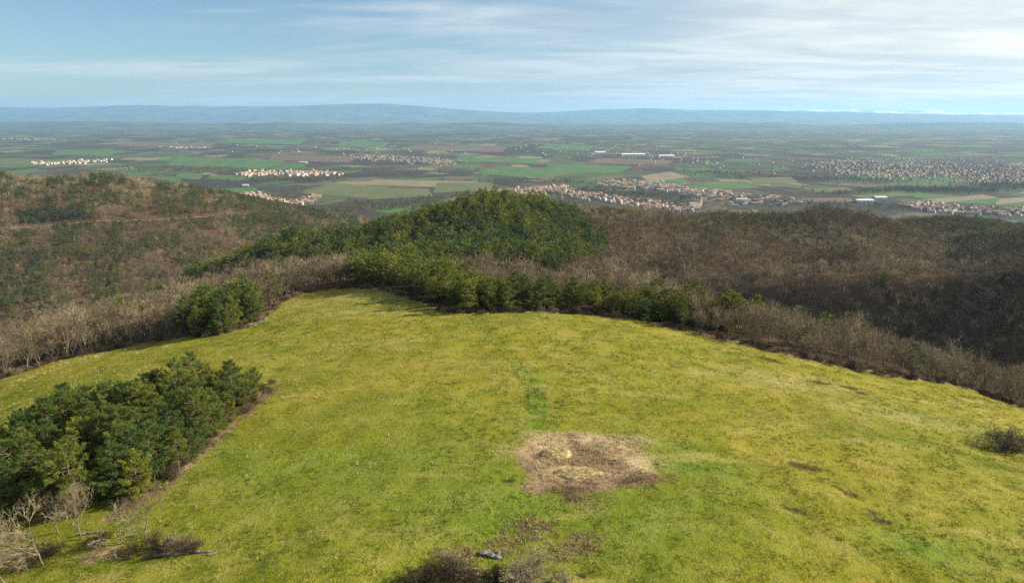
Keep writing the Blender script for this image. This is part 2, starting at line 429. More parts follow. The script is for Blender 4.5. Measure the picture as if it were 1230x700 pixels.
M_FAR = mat_far('far_forest', (.030, .045, .030), (.085, .095, .05)); M_SNOW = mat_far('far_snow', (.20, .22, .22), (.75, .77, .8))
mountain('mountains', [(-160, 129), (0, 129), (60, 130), (150, 126.5), (240, 128), (340, 128), (385, 126.5), (420, 124.5), (465, 124.5), (500, 127), (545, 131), (600, 134.5), (640, 135.5), (675, 134), (720, 132), (765, 130.5), (830, 132), (900, 133), (1000, 134.5), (1100, 137), (1230, 138.5), (1400, 138)],
         38000, 6500, 11, M_FAR, 1.6, 'long blue mountain chain on the horizon beyond the plain')
mountain('far_mountains', [(700, 138), (860, 136), (940, 133), (1000, 131.5), (1060, 133), (1110, 132), (1180, 135.5), (1300, 137), (1450, 139)],
         46500, 4500, 23, M_SNOW, 2.0, 'faint snowy mountains behind the long blue chain')
mountain('foothills', [(-160, 148), (100, 146), (250, 149), (330, 147.5), (420, 149.5), (560, 147.5), (680, 150.5), (760, 149), (880, 147.5), (1010, 150), (1140, 147), (1250, 148.5), (1400, 148)],
         20500, 3000, 37, M_FAR, 3.0, 'low blue foothills crossing the far plain')

# single fields that can be told apart on the plain
FIELD_MATS = {'green': mat_field('winter_wheat', (.050, .105, .034), (.080, .125, .045)), 'olive': mat_field('rough_grazing', (.080, .098, .036), (.11, .11, .05)),
              'straw': mat_field('stubble', (.15, .13, .08), (.19, .165, .10)), 'plough': mat_field('ploughed_soil', (.10, .070, .048), (.13, .095, .065)), 'dark': mat_field('dark_fallow', (.045, .05, .03), (.06, .06, .035))}
FIELD_PX = [('green', (200, 199), (320, 203), (345, 192), (215, 189)), ('green', (565, 209), (660, 214), (700, 206), (600, 200)), ('green', (650, 207), (745, 208), (760, 200), (660, 197)),
            ('olive', (360, 232), (440, 238), (470, 226), (400, 220)), ('olive', (440, 240), (520, 236), (515, 227), (455, 226)), ('straw', (430, 222), (560, 226), (575, 218), (450, 216)),
            ('olive', (520, 232), (600, 228), (590, 219), (525, 220)), ('green', (755, 226), (835, 222), (820, 215), (740, 217)), ('green', (830, 229), (915, 226), (895, 218), (835, 219)),
            ('straw', (780, 219), (830, 213), (805, 206), (770, 212)), ('olive', (905, 222), (960, 219), (950, 213), (900, 214)), ('plough', (320, 192), (420, 196), (430, 188), (330, 186)),
            ('straw', (1120, 245), (1200, 238), (1180, 234), (1110, 240)), ('straw', (1195, 246), (1250, 242), (1250, 236), (1200, 239)), ('olive', (1040, 239), (1100, 235), (1080, 231), (1020, 235)),
            ('green', (210, 214), (240, 216), (245, 209), (214, 208)), ('plough', (480, 180), (600, 183), (610, 177), (500, 175)), ('green', (640, 178), (700, 181), (720, 175), (660, 173)),
            ('green', (60, 186), (130, 188), (150, 181), (70, 180)), ('olive', (0, 198), (50, 200), (60, 192), (0, 190)), ('green', (400, 176), (460, 178), (470, 171), (410, 170)),
            ('plough', (700, 196), (800, 199), (810, 193), (720, 190)), ('dark', (860, 204), (930, 203), (925, 196), (850, 198)), ('olive', (980, 232), (1030, 230), (1015, 225), (975, 227)),
            ('plough', (140, 176), (250, 178), (260, 172), (150, 171)), ('green', (270, 172), (360, 174), (370, 168), (280, 167)), ('plough', (950, 244), (1030, 243), (1020, 238), (945, 239)), ('green', (540, 194), (640, 197), (650, 191), (560, 189))]
FIELD_POLYS = []
for i, (kind, *cor) in enumerate(FIELD_PX):
    c = [at_plain(*p) for p in cor]
    FIELD_POLYS.append([q[:2] for q in c])
    me = mesh_np('field', [(q[0], q[1], PLAIN + .35 + .03 * i) for q in c], [np.array([[0, 1, 2, 3]])], [FIELD_MATS[kind]])
    tag(link('field', me), {'green': 'bright green crop field on the plain', 'olive': 'olive rough grazing field on the plain', 'straw': 'pale straw stubble field on the plain', 'plough': 'brown ploughed field on the plain', 'dark': 'dark fallow field on the plain'}[kind], 'field', 'fields on the plain', 'structure')

# pasture sheet, one metre grid
lo = np.min(MEADOW, 0) - 10; hi = np.max(MEADOW, 0) + 10
gx, gy = np.arange(lo[0], hi[0], 1.0), np.arange(lo[1], hi[1], 1.0)
XX, YY = np.meshgrid(gx, gy); X, Y = XX.ravel(), YY.ravel(); md = sdist(MEADOW, X, Y)
Z = hills_h(X, Y)
def blob(px, py, rx, ry, rot=0.0, X=X, Y=Y):
    """1 at the centre, 0 at the rim of a patch rx by ry metres"""
    c = at(px, py); dx, dy = X - c[0], Y - c[1]; ca, sa = math.cos(rot), math.sin(rot)
    return np.clip(1 - np.hypot((dx * ca + dy * sa) / rx, (-dx * sa + dy * ca) / ry), 0, 1)
mud = np.maximum.reduce([blob(700, 551, 13.0, 12.5) * 2.1, blob(692, 580, 6, 6) * 1.0, blob(645, 584, 6, 3) * .9, blob(765, 568, 6, 5) * 1.3])
mud = np.maximum(mud, np.maximum.reduce([blob(20, 665, 7, 5) * .9, blob(120, 665, 7, 4) * .8, blob(565, 690, 8, 4) * .8]))
# bare strip of needles along the pine grove, and along the pasture rim
GROVE_EDGE = [at(*p)[:2] for p in [(335, 464), (300, 494), (265, 524), (230, 556), (200, 584), (165, 604), (130, 624)]]
ge = linedist(GROVE_EDGE, X, Y); mud = np.maximum(mud, .70 * (1 - sstep(ge, .4, 1.8)))
mud = np.maximum(mud, .62 * (1 - sstep(md, .2, 1.6)))
straw = np.maximum.reduce([blob(690, 567, 5, 2.6) * 1.9, blob(745, 529, 8, 4) * 1.6, blob(652, 527, 5, 3.8) * 1.5, blob(668, 543, 4, 3), blob(778, 556, 5, 5) * 1.1, blob(930, 455, 26, 12) * .5, blob(1090, 500, 22, 8) * .5, blob(480, 370, 60, 14) * .4, blob(400, 360, 45, 30) * .4])
TRACK = [at(*p)[:2] for p in [(650, 520), (646, 490), (640, 470), (622, 440), (606, 418), (590, 400), (572, 384)]]
td = linedist(TRACK, X, Y)
lush = np.maximum.reduce([(1 - sstep(td, .5, 1.8)) * .5, blob(645, 490, 2.6, 26) * 1.5, blob(640, 600, 40, 30) * .9, blob(400, 560, 50, 34) * .8, blob(830, 560, 14, 12), blob(1110, 660, 14, 8), blob(760, 620, 30, 16) * .8])
dark = np.clip(1 - np.abs(td - 1.2) / 1.1, 0, 1) * .74 * (Y > at(646, 490)[1])
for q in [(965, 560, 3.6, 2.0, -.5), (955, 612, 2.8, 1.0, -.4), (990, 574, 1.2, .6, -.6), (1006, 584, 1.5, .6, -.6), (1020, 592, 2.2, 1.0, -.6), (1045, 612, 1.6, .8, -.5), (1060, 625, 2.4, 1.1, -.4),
          (880, 606, .8, .5, 0), (985, 459, 4, 1.6, 0), (1020, 465, 3.5, 1.5, 0), (925, 432, 5, 1.6, -.4), (1035, 472, 2.5, 1.2, 0), (820, 388, 4, 1.6, 0), (985, 450, 2, 1, 0), (540, 460, 2, .8, 0), (1195, 470, 6, 2.4, 0), (610, 577, 1.6, .9, 0), (645, 547, 1.7, 1.7, 0), (708, 541, 4.5, 1.8, -.5), (735, 553, 6, 2.0, -.3), (680, 588, 7, 2.2, 0), (757, 576, 6, 2.2, .2), (690, 598, 4, 2.4, 0), (1170, 488, 1, 1, 0), (700, 690, 1, 1, 0)]:  # the patch left of the domed hay heap paints its cast shadow as colour
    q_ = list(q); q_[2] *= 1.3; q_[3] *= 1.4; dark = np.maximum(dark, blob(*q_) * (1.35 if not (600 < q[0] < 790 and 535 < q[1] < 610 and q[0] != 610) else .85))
RUT = [at(*p)[:2] for p in [(985, 640), (1050, 660), (1090, 680), (1130, 700)]]
dark = np.maximum(dark, .72 * (1 - sstep(linedist(RUT, X, Y), .1, .7)))
RUT2 = [at(*p)[:2] for p in [(1060, 486), (1110, 479), (1160, 470)]]
dark = np.maximum(dark, .5 * (1 - sstep(linedist(RUT2, X, Y), .2, .9)))
mm = np.clip(mud, 0, 1)
Z = Z + mm * (fbm(X / 1.6, Y / 1.6, 77, 3) - .6) * .55 - np.clip(dark, 0, 1) * .18
Fm = grid_faces(len(gx), len(gy)); keep = (md[Fm] > -2.5).all(1) & (md[Fm] < 1e6).all(1)
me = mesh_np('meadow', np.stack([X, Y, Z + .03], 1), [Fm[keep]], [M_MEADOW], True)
ca = me.color_attributes.new('mask', 'FLOAT_COLOR', 'POINT')
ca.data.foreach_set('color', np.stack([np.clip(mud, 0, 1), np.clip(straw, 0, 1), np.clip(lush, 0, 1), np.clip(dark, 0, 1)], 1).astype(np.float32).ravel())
tag(link('meadow', me), 'sloping yellow green hilltop pasture with a muddy feeding place', 'meadow', kind='structure')
def gz(x, y): return float(hills_h(np.array([x]), np.array([y]))[0])

# track on the far left hillside
def strip(name, pts_px, width, mat, label, lift=.6):
    P = np.array([at(*p) for p in pts_px]); s = np.linspace(0, len(P) - 1, 14 * len(P)); i = np.arange(len(P))
    x, y = np.interp(s, i, P[:, 0]), np.interp(s, i, P[:, 1]); T = unit(np.gradient(np.stack([x, y], 1), axis=0)); N = np.stack([-T[:, 1], T[:, 0]], 1)
    L = []
    for k in (-1, -.33, .33, 1):
        qx, qy = x + N[:, 0] * width * .5 * k, y + N[:, 1] * width * .5 * k
        L.append(np.stack([qx, qy, hills_h(x, y) + lift], 1))
    return tag(link(name, mesh_np(name, np.concatenate(L), [grid_faces(len(x), 4)], [mat])), label, 'track', kind='structure'), np.stack([x, y], 1)
TRACKS = []
for pts, wd, lb in [([(-10, 277), (30, 274), (60, 271), (110, 267), (170, 265), (230, 262), (290, 258), (330, 254)], 7, 'pale earth track cut along the left hillside below the dark plantation'),
                    ([(240, 246), (252, 243), (262, 240)], 7, 'short pale scar of bare earth high on the left hillside')]:
    o, line = strip('track', pts, wd, M_EARTH, lb); TRACKS.append(line)


# ------------------------------------------------------------------ tree builders
def rot_about(v, axis, ang):
    return (Matrix.Rotation(ang, 3, axis) @ v)

def bare_tree(seed, height, limbs, subs, twigs, spread, twig_r, multi=False, lv4=3):
    """returns (thick segments, thin segments)"""
    rd = random.Random(seed); thick, thin = [], []
    def run(p, d, L, r, lev, nseg):
        q = p.copy(); out = []
        for i in range(nseg):
            d = (d + Vector((rd.gauss(0, 1), rd.gauss(0, 1), rd.gauss(0, .6))) * (.10 + .05 * lev) + Vector((0, 0, .10 if lev else .02))).normalized()
            e = q + d * (L / nseg); r0 = r * (1 - .62 * i / nseg); r1 = r * (1 - .62 * (i + 1) / nseg)
            (thick if lev <= 1 else thin).append((q[:], e[:], r0, r1)); out.append((e.copy(), d.copy(), r1)); q = e
        return out
    def side(d, ang):
        ax = d.cross(Vector((rd.gauss(0, 1), rd.gauss(0, 1), rd.gauss(0, 1)))).normalized()
        return rot_about(d, ax, ang).normalized()
    starts = [(Vector((0, 0, -.3)), Vector((rd.gauss(0, .08), rd.gauss(0, .08), 1)).normalized(), height * .62, height * .017)]
    if multi: starts = [(Vector((rd.gauss(0, .3), rd.gauss(0, .3), -.2)), Vector((rd.gauss(0, .5), rd.gauss(0, .5), 1)).normalized(), height * .5, height * .012) for _ in range(multi)]
    for p, d, L, r in starts:
        tr = run(p, d, L, r, 0, 5)
        for k in range(limbs):
            e, dd, rr = tr[min(4, 1 + int(k * 4 / limbs))] if not multi else tr[rd.randrange(0, 5)]
            lm = run(e, side(dd, rd.uniform(.5, 1.0) * spread), height * rd.uniform(.26, .42), rr * .62, 1, 4)
            for j in range(subs):
                e2, d2, r2 = lm[rd.randrange(1, 4)]
                sb = run(e2, side(d2, rd.uniform(.4, .95)), height * rd.uniform(.13, .22), max(r2 * .55, twig_r * 1.3), 2, 2)
                for i in range(twigs):
                    e3, d3, r3 = sb[rd.randrange(0, 2)]
                    tw = run(e3, side(d3, rd.uniform(.3, .9)), height * rd.uniform(.08, .14), twig_r, 3, 1)
                    for _ in range(lv4):
                        run(tw[0][0], side(tw[0][1], rd.uniform(.2, .8)), height * rd.uniform(.05, .10), twig_r * .8, 4, 1)
    return thick, thin

def seg_mesh(name, segs, n, mat):
    P0, P1, R0, R1 = (np.array([s[i] for s in segs]) for i in range(4))
    V, F_ = tubes(P0, P1, R0, R1, n); return mesh_np(name, V, [F_], [mat], n > 4)

def pine(seed, height, crown_r, bare, branches, tufts, nb, bl, bw, droop=0.0, round_top=.6):
    r = np.random.default_rng(seed); H = height
    z = np.linspace(-.3, H * .97, 9); bend = np.cumsum(r.normal(0, .035 * H / 10, (9, 2)), 0); bend -= bend[0]
    C = np.stack([bend[:, 0], bend[:, 1], z], 1); rad = np.interp(z, [-.3, H], [H * .017, .02])
    wood = [(C[i], C[i + 1], rad[i], rad[i + 1]) for i in range(8)]
    TP, TD = [], []
    lob = r.uniform(0, 2 * np.pi, 3)
    for i in range(branches):
        f = (i + r.uniform(0, 1)) / branches; hz = H * (bare + (1 - bare) * f) * .985
        prof = (1 - f ** (1.2 + round_top * 2.2)) * (.55 + .45 * min(1, f / .18)) + .10
        az = i * 2.4 + r.normal(0, .5); L = crown_r * prof * r.uniform(.65, 1.2) * (1 + .22 * math.sin(2 * az + lob[0]))
        el = math.radians(-8 + 55 * f ** 1.6 - droop * 20 + r.normal(0, 9))
        d = np.array([math.cos(az) * math.cos(el), math.sin(az) * math.cos(el), math.sin(el)])
        b0 = np.array([np.interp(hz, z, C[:, 0]), np.interp(hz, z, C[:, 1]), hz])
        mid_ = b0 + d * L * .55 + np.array([0, 0, -.04 * L]); end = b0 + d * L + np.array([0, 0, .14 * L])
        rb = .012 * L + .012
        wood.append((b0, mid_, rb * 1.6, rb)); wood.append((mid_, end, rb, .008))
        k = max(3, int(tufts * (L / crown_r) ** 1.15 * r.uniform(.8, 1.2)))
        t = r.uniform(.28, 1.03, k) ** .75
        base = np.where(t[:, None] < .55, b0 + (mid_ - b0) * (t[:, None] / .55), mid_ + (end - mid_) * ((t[:, None] - .55) / .45))
        sidev = np.array([-d[1], d[0], 0]); sp = (.36 * L) * np.sin(np.clip(t, 0, 1) * np.pi * .82 + .25)
        TP.append(base + sidev * (r.uniform(-1, 1, k) * sp)[:, None] + np.array([0, 0, 1]) * r.uniform(-.06, .20, k)[:, None] * min(L, 1.6))
        TD.append(np.tile(d, (k, 1)))
    k = max(4, tufts // 2); TP.append(np.array([C[-1, 0], C[-1, 1], H * .95]) + r.normal(0, [.28, .28, .38], (k, 3))); TD.append(np.tile([0, 0, 1.], (k, 1)))
    TP, TD = np.concatenate(TP), np.concatenate(TD)
    P = np.repeat(TP, nb, 0) + r.normal(0, bl * .22, (len(TP) * nb, 3))
    D = unit(np.repeat(TD, nb, 0) * .7 + r.normal(0, .62, P.shape) + np.array([0, 0, .38]))
    V, F_ = blades(P, D, bl * r.uniform(.7, 1.3, len(P)), bw * r.uniform(.7, 1.3, len(P)), r)
    crown = mesh_np('pine_crown', V, [F_], [M_NEEDLE])
    trunk = seg_mesh('pine_trunk', wood, 5, M_PINEBARK)
    return trunk, crown, height

PINES = [pine(100 + i, h, cr, ba, nbz, tf, 8, .40, .075, dr, rt) for i, (h, cr, ba, nbz, tf, dr, rt) in enumerate(
    [(10.5, 3.0, .18, 58, 34, .2, .7), (9.2, 2.8, .14, 54, 34, .1, .5), (11.5, 2.7, .30, 52, 32, .3, .8), (8.2, 2.7, .10, 52, 32, .0, .4), (10.0, 3.2, .22, 56, 34, .4, .9), (7.0, 2.3, .08, 46, 28, .1, .2)])]
PINES_FAR = [pine(200 + i, h, cr, ba, 30, 11, 4, .75, .24, .1, rt) for i, (h, cr, ba, rt) in enumerate([(11, 3.1, .28, .8), (10, 3.2, .25, 1.0), (12, 3.0, .3, .7), (9.5, 2.6, .15, .4)])]

BARES = []
for i, (h, sp) in enumerate([(9.0, 1.0), (8.0, 1.15), (10.0, .9), (7.5, 1.2), (9.5, 1.0)]):
    tk, tn = bare_tree(300 + i, h, 8, 5, 5, sp, .022)
    BARES.append((seg_mesh('bare_trunk', tk, 5, M_BARK), seg_mesh('bare_crown', tn, 3, M_TWIG), h))
BARES_FAR = []
for i, (h, sp) in enumerate([(9.0, .9), (8.0, 1.05), (10.0, .85), (8.5, 1.1)]):
    tk, tn = bare_tree(400 + i, h, 6, 4, 4, sp, .045, lv4=1)
    BARES_FAR.append((seg_mesh('bare_trunk_far', tk, 3, M_BARK), seg_mesh('bare_crown_far', tn, 3, M_TWIG), h))
BUSHES = []
for i, (h, ml) in enumerate([(3.0, 14), (2.2, 12), (3.6, 12)]):
    tk, tn = bare_tree(500 + i, h, 3, 4, 4, 1.25, .020, multi=ml)
    BUSHES.append((seg_mesh('bush_stems', tk, 4, M_BARK), seg_mesh('bush_twigs', tn, 3, M_TWIG), seg_mesh('bramble_stems', tk + tn, 3, M_BRAMBLE), h))


# ------------------------------------------------------------------ where the trees stand
def poly_px(pts): return [at(*p)[:2] for p in pts]
GROVE = poly_px([(334, 464), (300, 493), (265, 522), (230, 554), (198, 582), (163, 602), (128, 622), (70, 626), (10, 632), (-70, 640), (-80, 575), (0, 548), (60, 536), (120, 520), (160, 504), (210, 494), (262, 484), (305, 470)])
CLUMP = poly_px([(218, 404), (262, 403), (300, 391), (321, 376), (300, 372), (262, 378), (225, 390)])
BELT = poly_px([(432, 345), (490, 357), (535, 374), (570, 376), (620, 374), (700, 375), (770, 384), (800, 390)])
PINEHILL = poly_px([(196, 345), (250, 335), (330, 322), (400, 326), (440, 342), (500, 348), (545, 344), (552, 324), (636, 330), (650, 344), (694, 340), (712, 296), (716, 272), (690, 262), (640, 254), (600, 249), (560, 247), (520, 252), (480, 262), (430, 272), (380, 282), (330, 298), (270, 325), (200, 340)])
PLANT = poly_px([(20, 258), (45, 251), (100, 254), (108, 268), (60, 271), (26, 270)])
LOW_L = poly_px([(0, 290), (30, 290), (60, 330), (90, 380), (40, 380), (0, 350)])

def jgrid(x0, x1, y0, y1, s):
    gx, gy = np.meshgrid(np.arange(x0, x1, s), np.arange(y0, y1, s)); n = gx.size
    return gx.ravel() + rng.uniform(-.45, .45, n) * s, gy.ravel() + rng.uniform(-.45, .45, n) * s

def in_view(x, y, z, m=70):
    px, py, dep = project(x, y, z); return (dep > 20) & (px > -m) & (px < 1230 + m) & (py < 760)

def seen(x, y, z, top=14.0):
    """keep what a sight line to (well above) its top can reach past the terrain"""
    ok = np.ones(x.shape, bool)
    for f in np.linspace(.12, .97, 46):
        ok &= hills_h(x * f, y * f) < CAM_Z + (z + top - CAM_Z) * f + 2
    return ok

T_PINE, T_BARE = [], []          # rows: x, y, z, scale, tint, place
def add_trees(lst, x, y, sc, tint, place):
    z = hills_h(x, y); lst.append(np.stack([x, y, z, sc, tint, np.full(x.shape, place, float)], 1))

# pine grove standing in the pasture
x, y = jgrid(-150, 0, 50, 180, 3.1); k = inside(GROVE, x, y); x, y = x[k], y[k]
edge = linedist(GROVE_EDGE, x, y); sc = rng.uniform(.72, 1.08, len(x)); tipd = np.hypot(x - GROVE[0][0], y - GROVE[0][1])
sc *= np.interp(tipd, [0, 6, 16], [.30, .62, 1.0]) * np.interp(edge, [0, 2, 5], [.82, .9, 1])
add_trees(T_PINE, x, y, sc, rng.uniform(.38, .70, len(x)), 0)
# clump of pines at the rim
x, y = jgrid(-140, -20, 100, 260, 3.4); k = inside(CLUMP, x, y) & (sdist(MEADOW, x, y) < -.5); x, y = x[k], y[k]
add_trees(T_PINE, x, y, rng.uniform(.75, 1.1, len(x)), rng.uniform(.35, .75, len(x)), 1)
# pine belt along the far end of the pasture
x, y = jgrid(-70, 90, 150, 300, 3.6); md = sdist(MEADOW, x, y); bd = linedist(BELT, x, y)
pxx, _, _ = project(x, y, hills_h(x, y)); depth_ = np.interp(pxx, [425, 500, 560, 640, 800, 830], [30, 32, 18, 12, 11, 4])
k = (md < -1.2) & (bd < depth_) & (pxx > 422) & (pxx < 830); x, y, bd, pxx = x[k], y[k], bd[k], pxx[k]
sc = rng.uniform(.72, 1.08, len(x)) * np.interp(pxx, [430, 560, 700, 830], [1.02, .90, .84, .78])
add_trees(T_PINE, x, y, sc, rng.uniform(.46, .80, len(x)), 2)
# young pines dropping away beyond the belt's right end
x, y = jgrid(30, 110, 150, 260, 4.2); md = sdist(MEADOW, x, y); pxx, pyy, _ = project(x, y, hills_h(x, y))
k = (md < -8) & (md > -26) & (pxx > 770) & (pxx < 885); x, y = x[k], y[k]
add_trees(T_PINE, x, y, rng.uniform(.75, 1.05, len(x)), rng.uniform(.55, .85, len(x)), 3)
# forested hill
x, y = jgrid(-420, 160, 320, 720, 5.7); k = inside(PINEHILL, x, y); wob = fbm(x / 25, y / 25, 61, 3)
dd = sdist(PINEHILL, x, y); k = (dd + (wob - .5) * 40 > 0) & (sdist(MEADOW, x, y) < -4); x, y = x[k], y[k]
pin_x, pin_y = x, y
add_trees(T_PINE, x, y, rng.uniform(.85, 1.45, len(x)), np.clip(.50 + (fbm(x / 40, y / 40, 63, 3) - .5) * .9 + rng.normal(0, .15, len(x)), .05, .85), 4)
# everything else on the hills
x1, y1 = jgrid(-330, 330, 60, 330, 3.5); x2, y2 = jgrid(-1300, 1000, 330, 1500, 5.3); x, y = np.concatenate([x1, x2]), np.concatenate([y1, y2])
z = hills_h(x, y); k = in_view(x, y, z) & (z > PLAIN + 6); x, y, z = x[k], y[k], z[k]
k = (sdist(MEADOW, x, y) < -1.0); x, y, z = x[k], y[k], z[k]
k = seen(x, y, z); x, y, z = x[k], y[k], z[k]
dd = sdist(PINEHILL, x, y); wob = fbm(x / 25, y / 25, 61, 3)
pxx, pyy, dep = project(x, y, z); md = sdist(MEADOW, x, y)
busy = (dd + (wob - .5) * 40 > -2) | inside(CLUMP, x, y) | ((linedist(BELT, x, y) < np.interp(pxx, [425, 500, 560, 640, 800, 830], [30, 32, 18, 12, 11, 4])) & (pxx > 422) & (pxx < 830))
for L in TRACKS: busy |= linedist(list(L[::6]), x, y) < 7
left_hill = (y > 520) & (pxx < 430)
streak = .55 * fbm((x + y * .5) / 22, (y - x * .4) / 70, 71, 5) + .45 * fbm(x / 9, y / 14, 73, 3)
pc = np.where(left_hill, sstep(streak + .10 * (fbm(x / 200, y / 200, 75, 2) - .5) + np.where(pxx > 300, .04, 0), .42, .60) * .75, .012)
pc = np.where(inside(PLANT, x, y), 1.0, pc); pc = np.where(inside(LOW_L, x, y), np.maximum(pc, .55), pc)
pc = np.where((~left_hill) & (y > 560) & (pyy < 290) & (fbm(x / 50, y / 50, 81, 3) > .58), .35, pc)
pc = np.where((pxx > 1135) & (pyy > 262) & (pyy < 305) & (fbm(x / 30, y / 30, 83, 3) > .5), .6, pc)
u = rng.uniform(0, 1, len(x)); isp = (u < pc) & ~busy; isb = (u >= pc) & ~busy
gap = fbm(x / 18, y / 18, 91, 3); isb &= ~((gap > .66) & left_hill)
tint = np.where(inside(PLANT, x, y), .10, np.clip(.40 + .3 * (fbm(x / 60, y / 60, 93, 2) - .5) + rng.normal(0, .1, len(x)), .1, .85))
add_trees(T_PINE, x[isp], y[isp], rng.uniform(.5, 1.0, isp.sum()), tint[isp], 5)
tb = np.clip(.44 + 1.1 * (fbm(x / 70, y / 70, 95, 3) - .5) + np.where(left_hill, -.10, 0) + rng.normal(0, .08, len(x)), 0, 1)
scb = rng.uniform(.8, 1.35, len(x)) * np.where((md > -4), .8, 1.05) * np.where(left_hill, .85, 1)
place = np.where(left_hill, 3, np.where((pxx < 470) & (y < 420), 0, np.where((md > -34) & (pxx > 700), 1, 2)))
tb = np.where(place == 0, tb * .8 - .20, tb); tb = np.clip(tb + rng.normal(0, .10, len(x)), 0, 1)
z_ = hills_h(x, y); scb = scb * np.where(place == 1, .74, 1) * np.where((place == 2) & (y < 420), .78, 1) * np.where(place == 0, rng.uniform(.65, 1.15, len(x)), 1)
T_BARE.append(np.stack([x, y, z_, scb, tb, place], 1)[isb])
# pines that stand out by colour, each alone
LONE = [((72.0, 196.0, 0), 1.3, .78, 'lone bright green pine above the bare wood right of the pine belt'),
        ((-138.0, 236.0, 0), 1.45, .98, 'yellow green pine rising from the bare wood above the pasture, widest of its kind'),
        ((-147.0, 240.0, 0), 1.15, .88, 'yellow green pine close beside the widest yellow green one in the bare wood'),
        ((-165.0, 228.0, 0), 1.25, .92, 'yellow green pine standing apart in the bare wood toward the left hill'),
        ((-134.0, 246.0, 0), 1.3, .82, 'green pine touching the widest yellow green pine on its far side'),
        ((72, 520), .85, .30, 'dark pine with its top sticking out behind the grove in the pasture')]

PINE_ALL = np.concatenate(T_PINE); BARE_ALL = np.concatenate(T_BARE)
kz = seen(PINE_ALL[:, 0], PINE_ALL[:, 1], PINE_ALL[:, 2]) & in_view(PINE_ALL[:, 0], PINE_ALL[:, 1], PINE_ALL[:, 2]); PINE_ALL = PINE_ALL[kz]
print('pines', len(PINE_ALL), 'bare', len(BARE_ALL))

def empty(name, loc, rz=0.0, sc=1.0):
    o = bpy.data.objects.new(name, None); COL.objects.link(o); o.location = loc; o.rotation_euler = (0, 0, rz); o.scale = (sc,) * 3
    o.empty_display_size = .3; return o

def pine_thing(x, y, z, sc, tint, label, group, variant=None):
    tr, cr, h = PINES[rng.integers(len(PINES)) if variant is None else variant]
    e = empty('pine_tree', (x, y, z), rng.uniform(0, 6.28), sc); tag(e, label, 'pine tree', group)
    link('trunk', tr, e); c = link('crown', cr, e); c['tint'] = float(tint); return e

def bare_thing(x, y, z, sc, tint, label, group, variant=None):
    tr, cr, h = BARES[rng.integers(len(BARES)) if variant is None else variant]
    e = empty('bare_tree', (x, y, z), rng.uniform(0, 6.28), sc); tag(e, label, 'bare tree', group)
    link('trunk', tr, e); c = link('crown', cr, e); c['tint'] = float(tint); return e

for (p, sc, ti, lb) in LONE:
    q = at(*p) if len(p) == 2 else (p[0], p[1], gz(p[0], p[1])); pine_thing(q[0], q[1], q[2], sc, ti, lb, 'pines that stand alone', 1)
PL = {0: ('dark green pine in the dense grove standing in the pasture', 'pines of the grove in the pasture'), 1: ('pine in the small clump at the pasture rim against the bare wood', 'pines of the rim clump'),
      2: ('pine in the long belt closing the far end of the pasture', 'pines of the belt'), 3: ('young pine on the slope dropping away past the end of the pine belt', 'young pines past the belt'),
      4: ('pine at the foot of the forested hill behind the pine belt', 'pines of the forested hill'), 5: ('scattered green pine among bare trees on a hillside', 'scattered hillside pines')}
d = np.hypot(PINE_ALL[:, 0], PINE_ALL[:, 1]); order = np.argsort(d + 200 * (PINE_ALL[:, 5] > 3))
near_p, far_p = PINE_ALL[order[:294]], PINE_ALL[order[294:]]
def pine_label(r_):
    lb, gp = PL[int(r_[5])]; p = (np.array([r_[0]]), np.array([r_[1]])); k = int(r_[5])
    small = r_[3] < .72; tone = 'dull' if r_[4] < .45 else 'bright'
    if k == 0:
        gd = float(linedist(GROVE_EDGE, *p)[0]); td_ = math.hypot(r_[0] - GROVE[0][0], r_[1] - GROVE[0][1])
        where = 'at the pointed tip of the grove' if td_ < 9 else 'along the straight bare earth edge of the grove' if gd < 4 else 'deep inside the grove in the pasture' if float(sdist(GROVE, *p)[0]) > 5 else 'on the ragged back edge of the grove'
        lb = f"{'small ' if small else ''}{tone} green pine {where}"
    elif k == 1: lb = f"{tone} green pine " + ('fronting the rim clump beside the grass' if sdist(MEADOW, *p)[0] > -5 else 'behind the others in the rim clump')
    elif k == 2:
        m_ = float(sdist(MEADOW, *p)[0]); px_ = float(project(p[0], p[1], np.array([r_[2]]))[0][0])
        part = 'thick end of the belt where shadows fall on grass' if px_ < 545 else 'middle of the belt behind the track end' if px_ < 680 else 'thin end of the belt next to bare trees'
        lb = f"{'small ' if small else ''}{tone} green {'front row' if m_ > -6 else 'back row'} pine, {part}"
    return lb, gp
for r_ in near_p: pine_thing(*r_[:5], *pine_label(r_))

BL = {0: ('bare tree in the wood below the pasture on the valley side', 'bare trees of the valley wood'), 1: ('bare tree in the strip of wood along the pasture rim past the pine belt', 'bare trees of the rim strip'),
      2: ('bare tree on the wooded slope beyond the pasture', 'bare trees beyond the pasture'), 3: ('bare tree on the hillside across the valley', 'bare trees across the valley')}
NEAR_BARE = [((52, 678), 1.0, .5, 'leafless pale tree beside the dark thicket, foot of the pine grove', 1), ((98, 648), .8, .5, 'leaning thin bare tree at the corner of the pine grove', 0),
             ((150, 660), .8, .6, 'small spreading bare tree growing out of the log heap thicket', 3), ((175, 650), .72, .5, 'slim straight bare tree beside the log heap', 2),
             ((8, 700), 1.05, .65, 'wide pale grey bare tree next to the leafless pale one', 3), ((1223, 490), 1.1, .30, 'dark bare tree at the pasture rim throwing a long shadow', 0), ((1165, 546), .50, .10, 'very small round bare tree alone in the pasture beside the big bush', 1),
             ((70, 640), .7, .5, 'thin bare tree half inside the corner of the grove', 4), ((-25, 690), .8, .55, 'pale bare tree behind the wide pale grey one', 1)]
for p, sc, ti, lb, v in NEAR_BARE:
    q = at(*p); bare_thing(q[0], q[1], q[2], sc, ti, lb, 'single bare trees on the pasture', v)
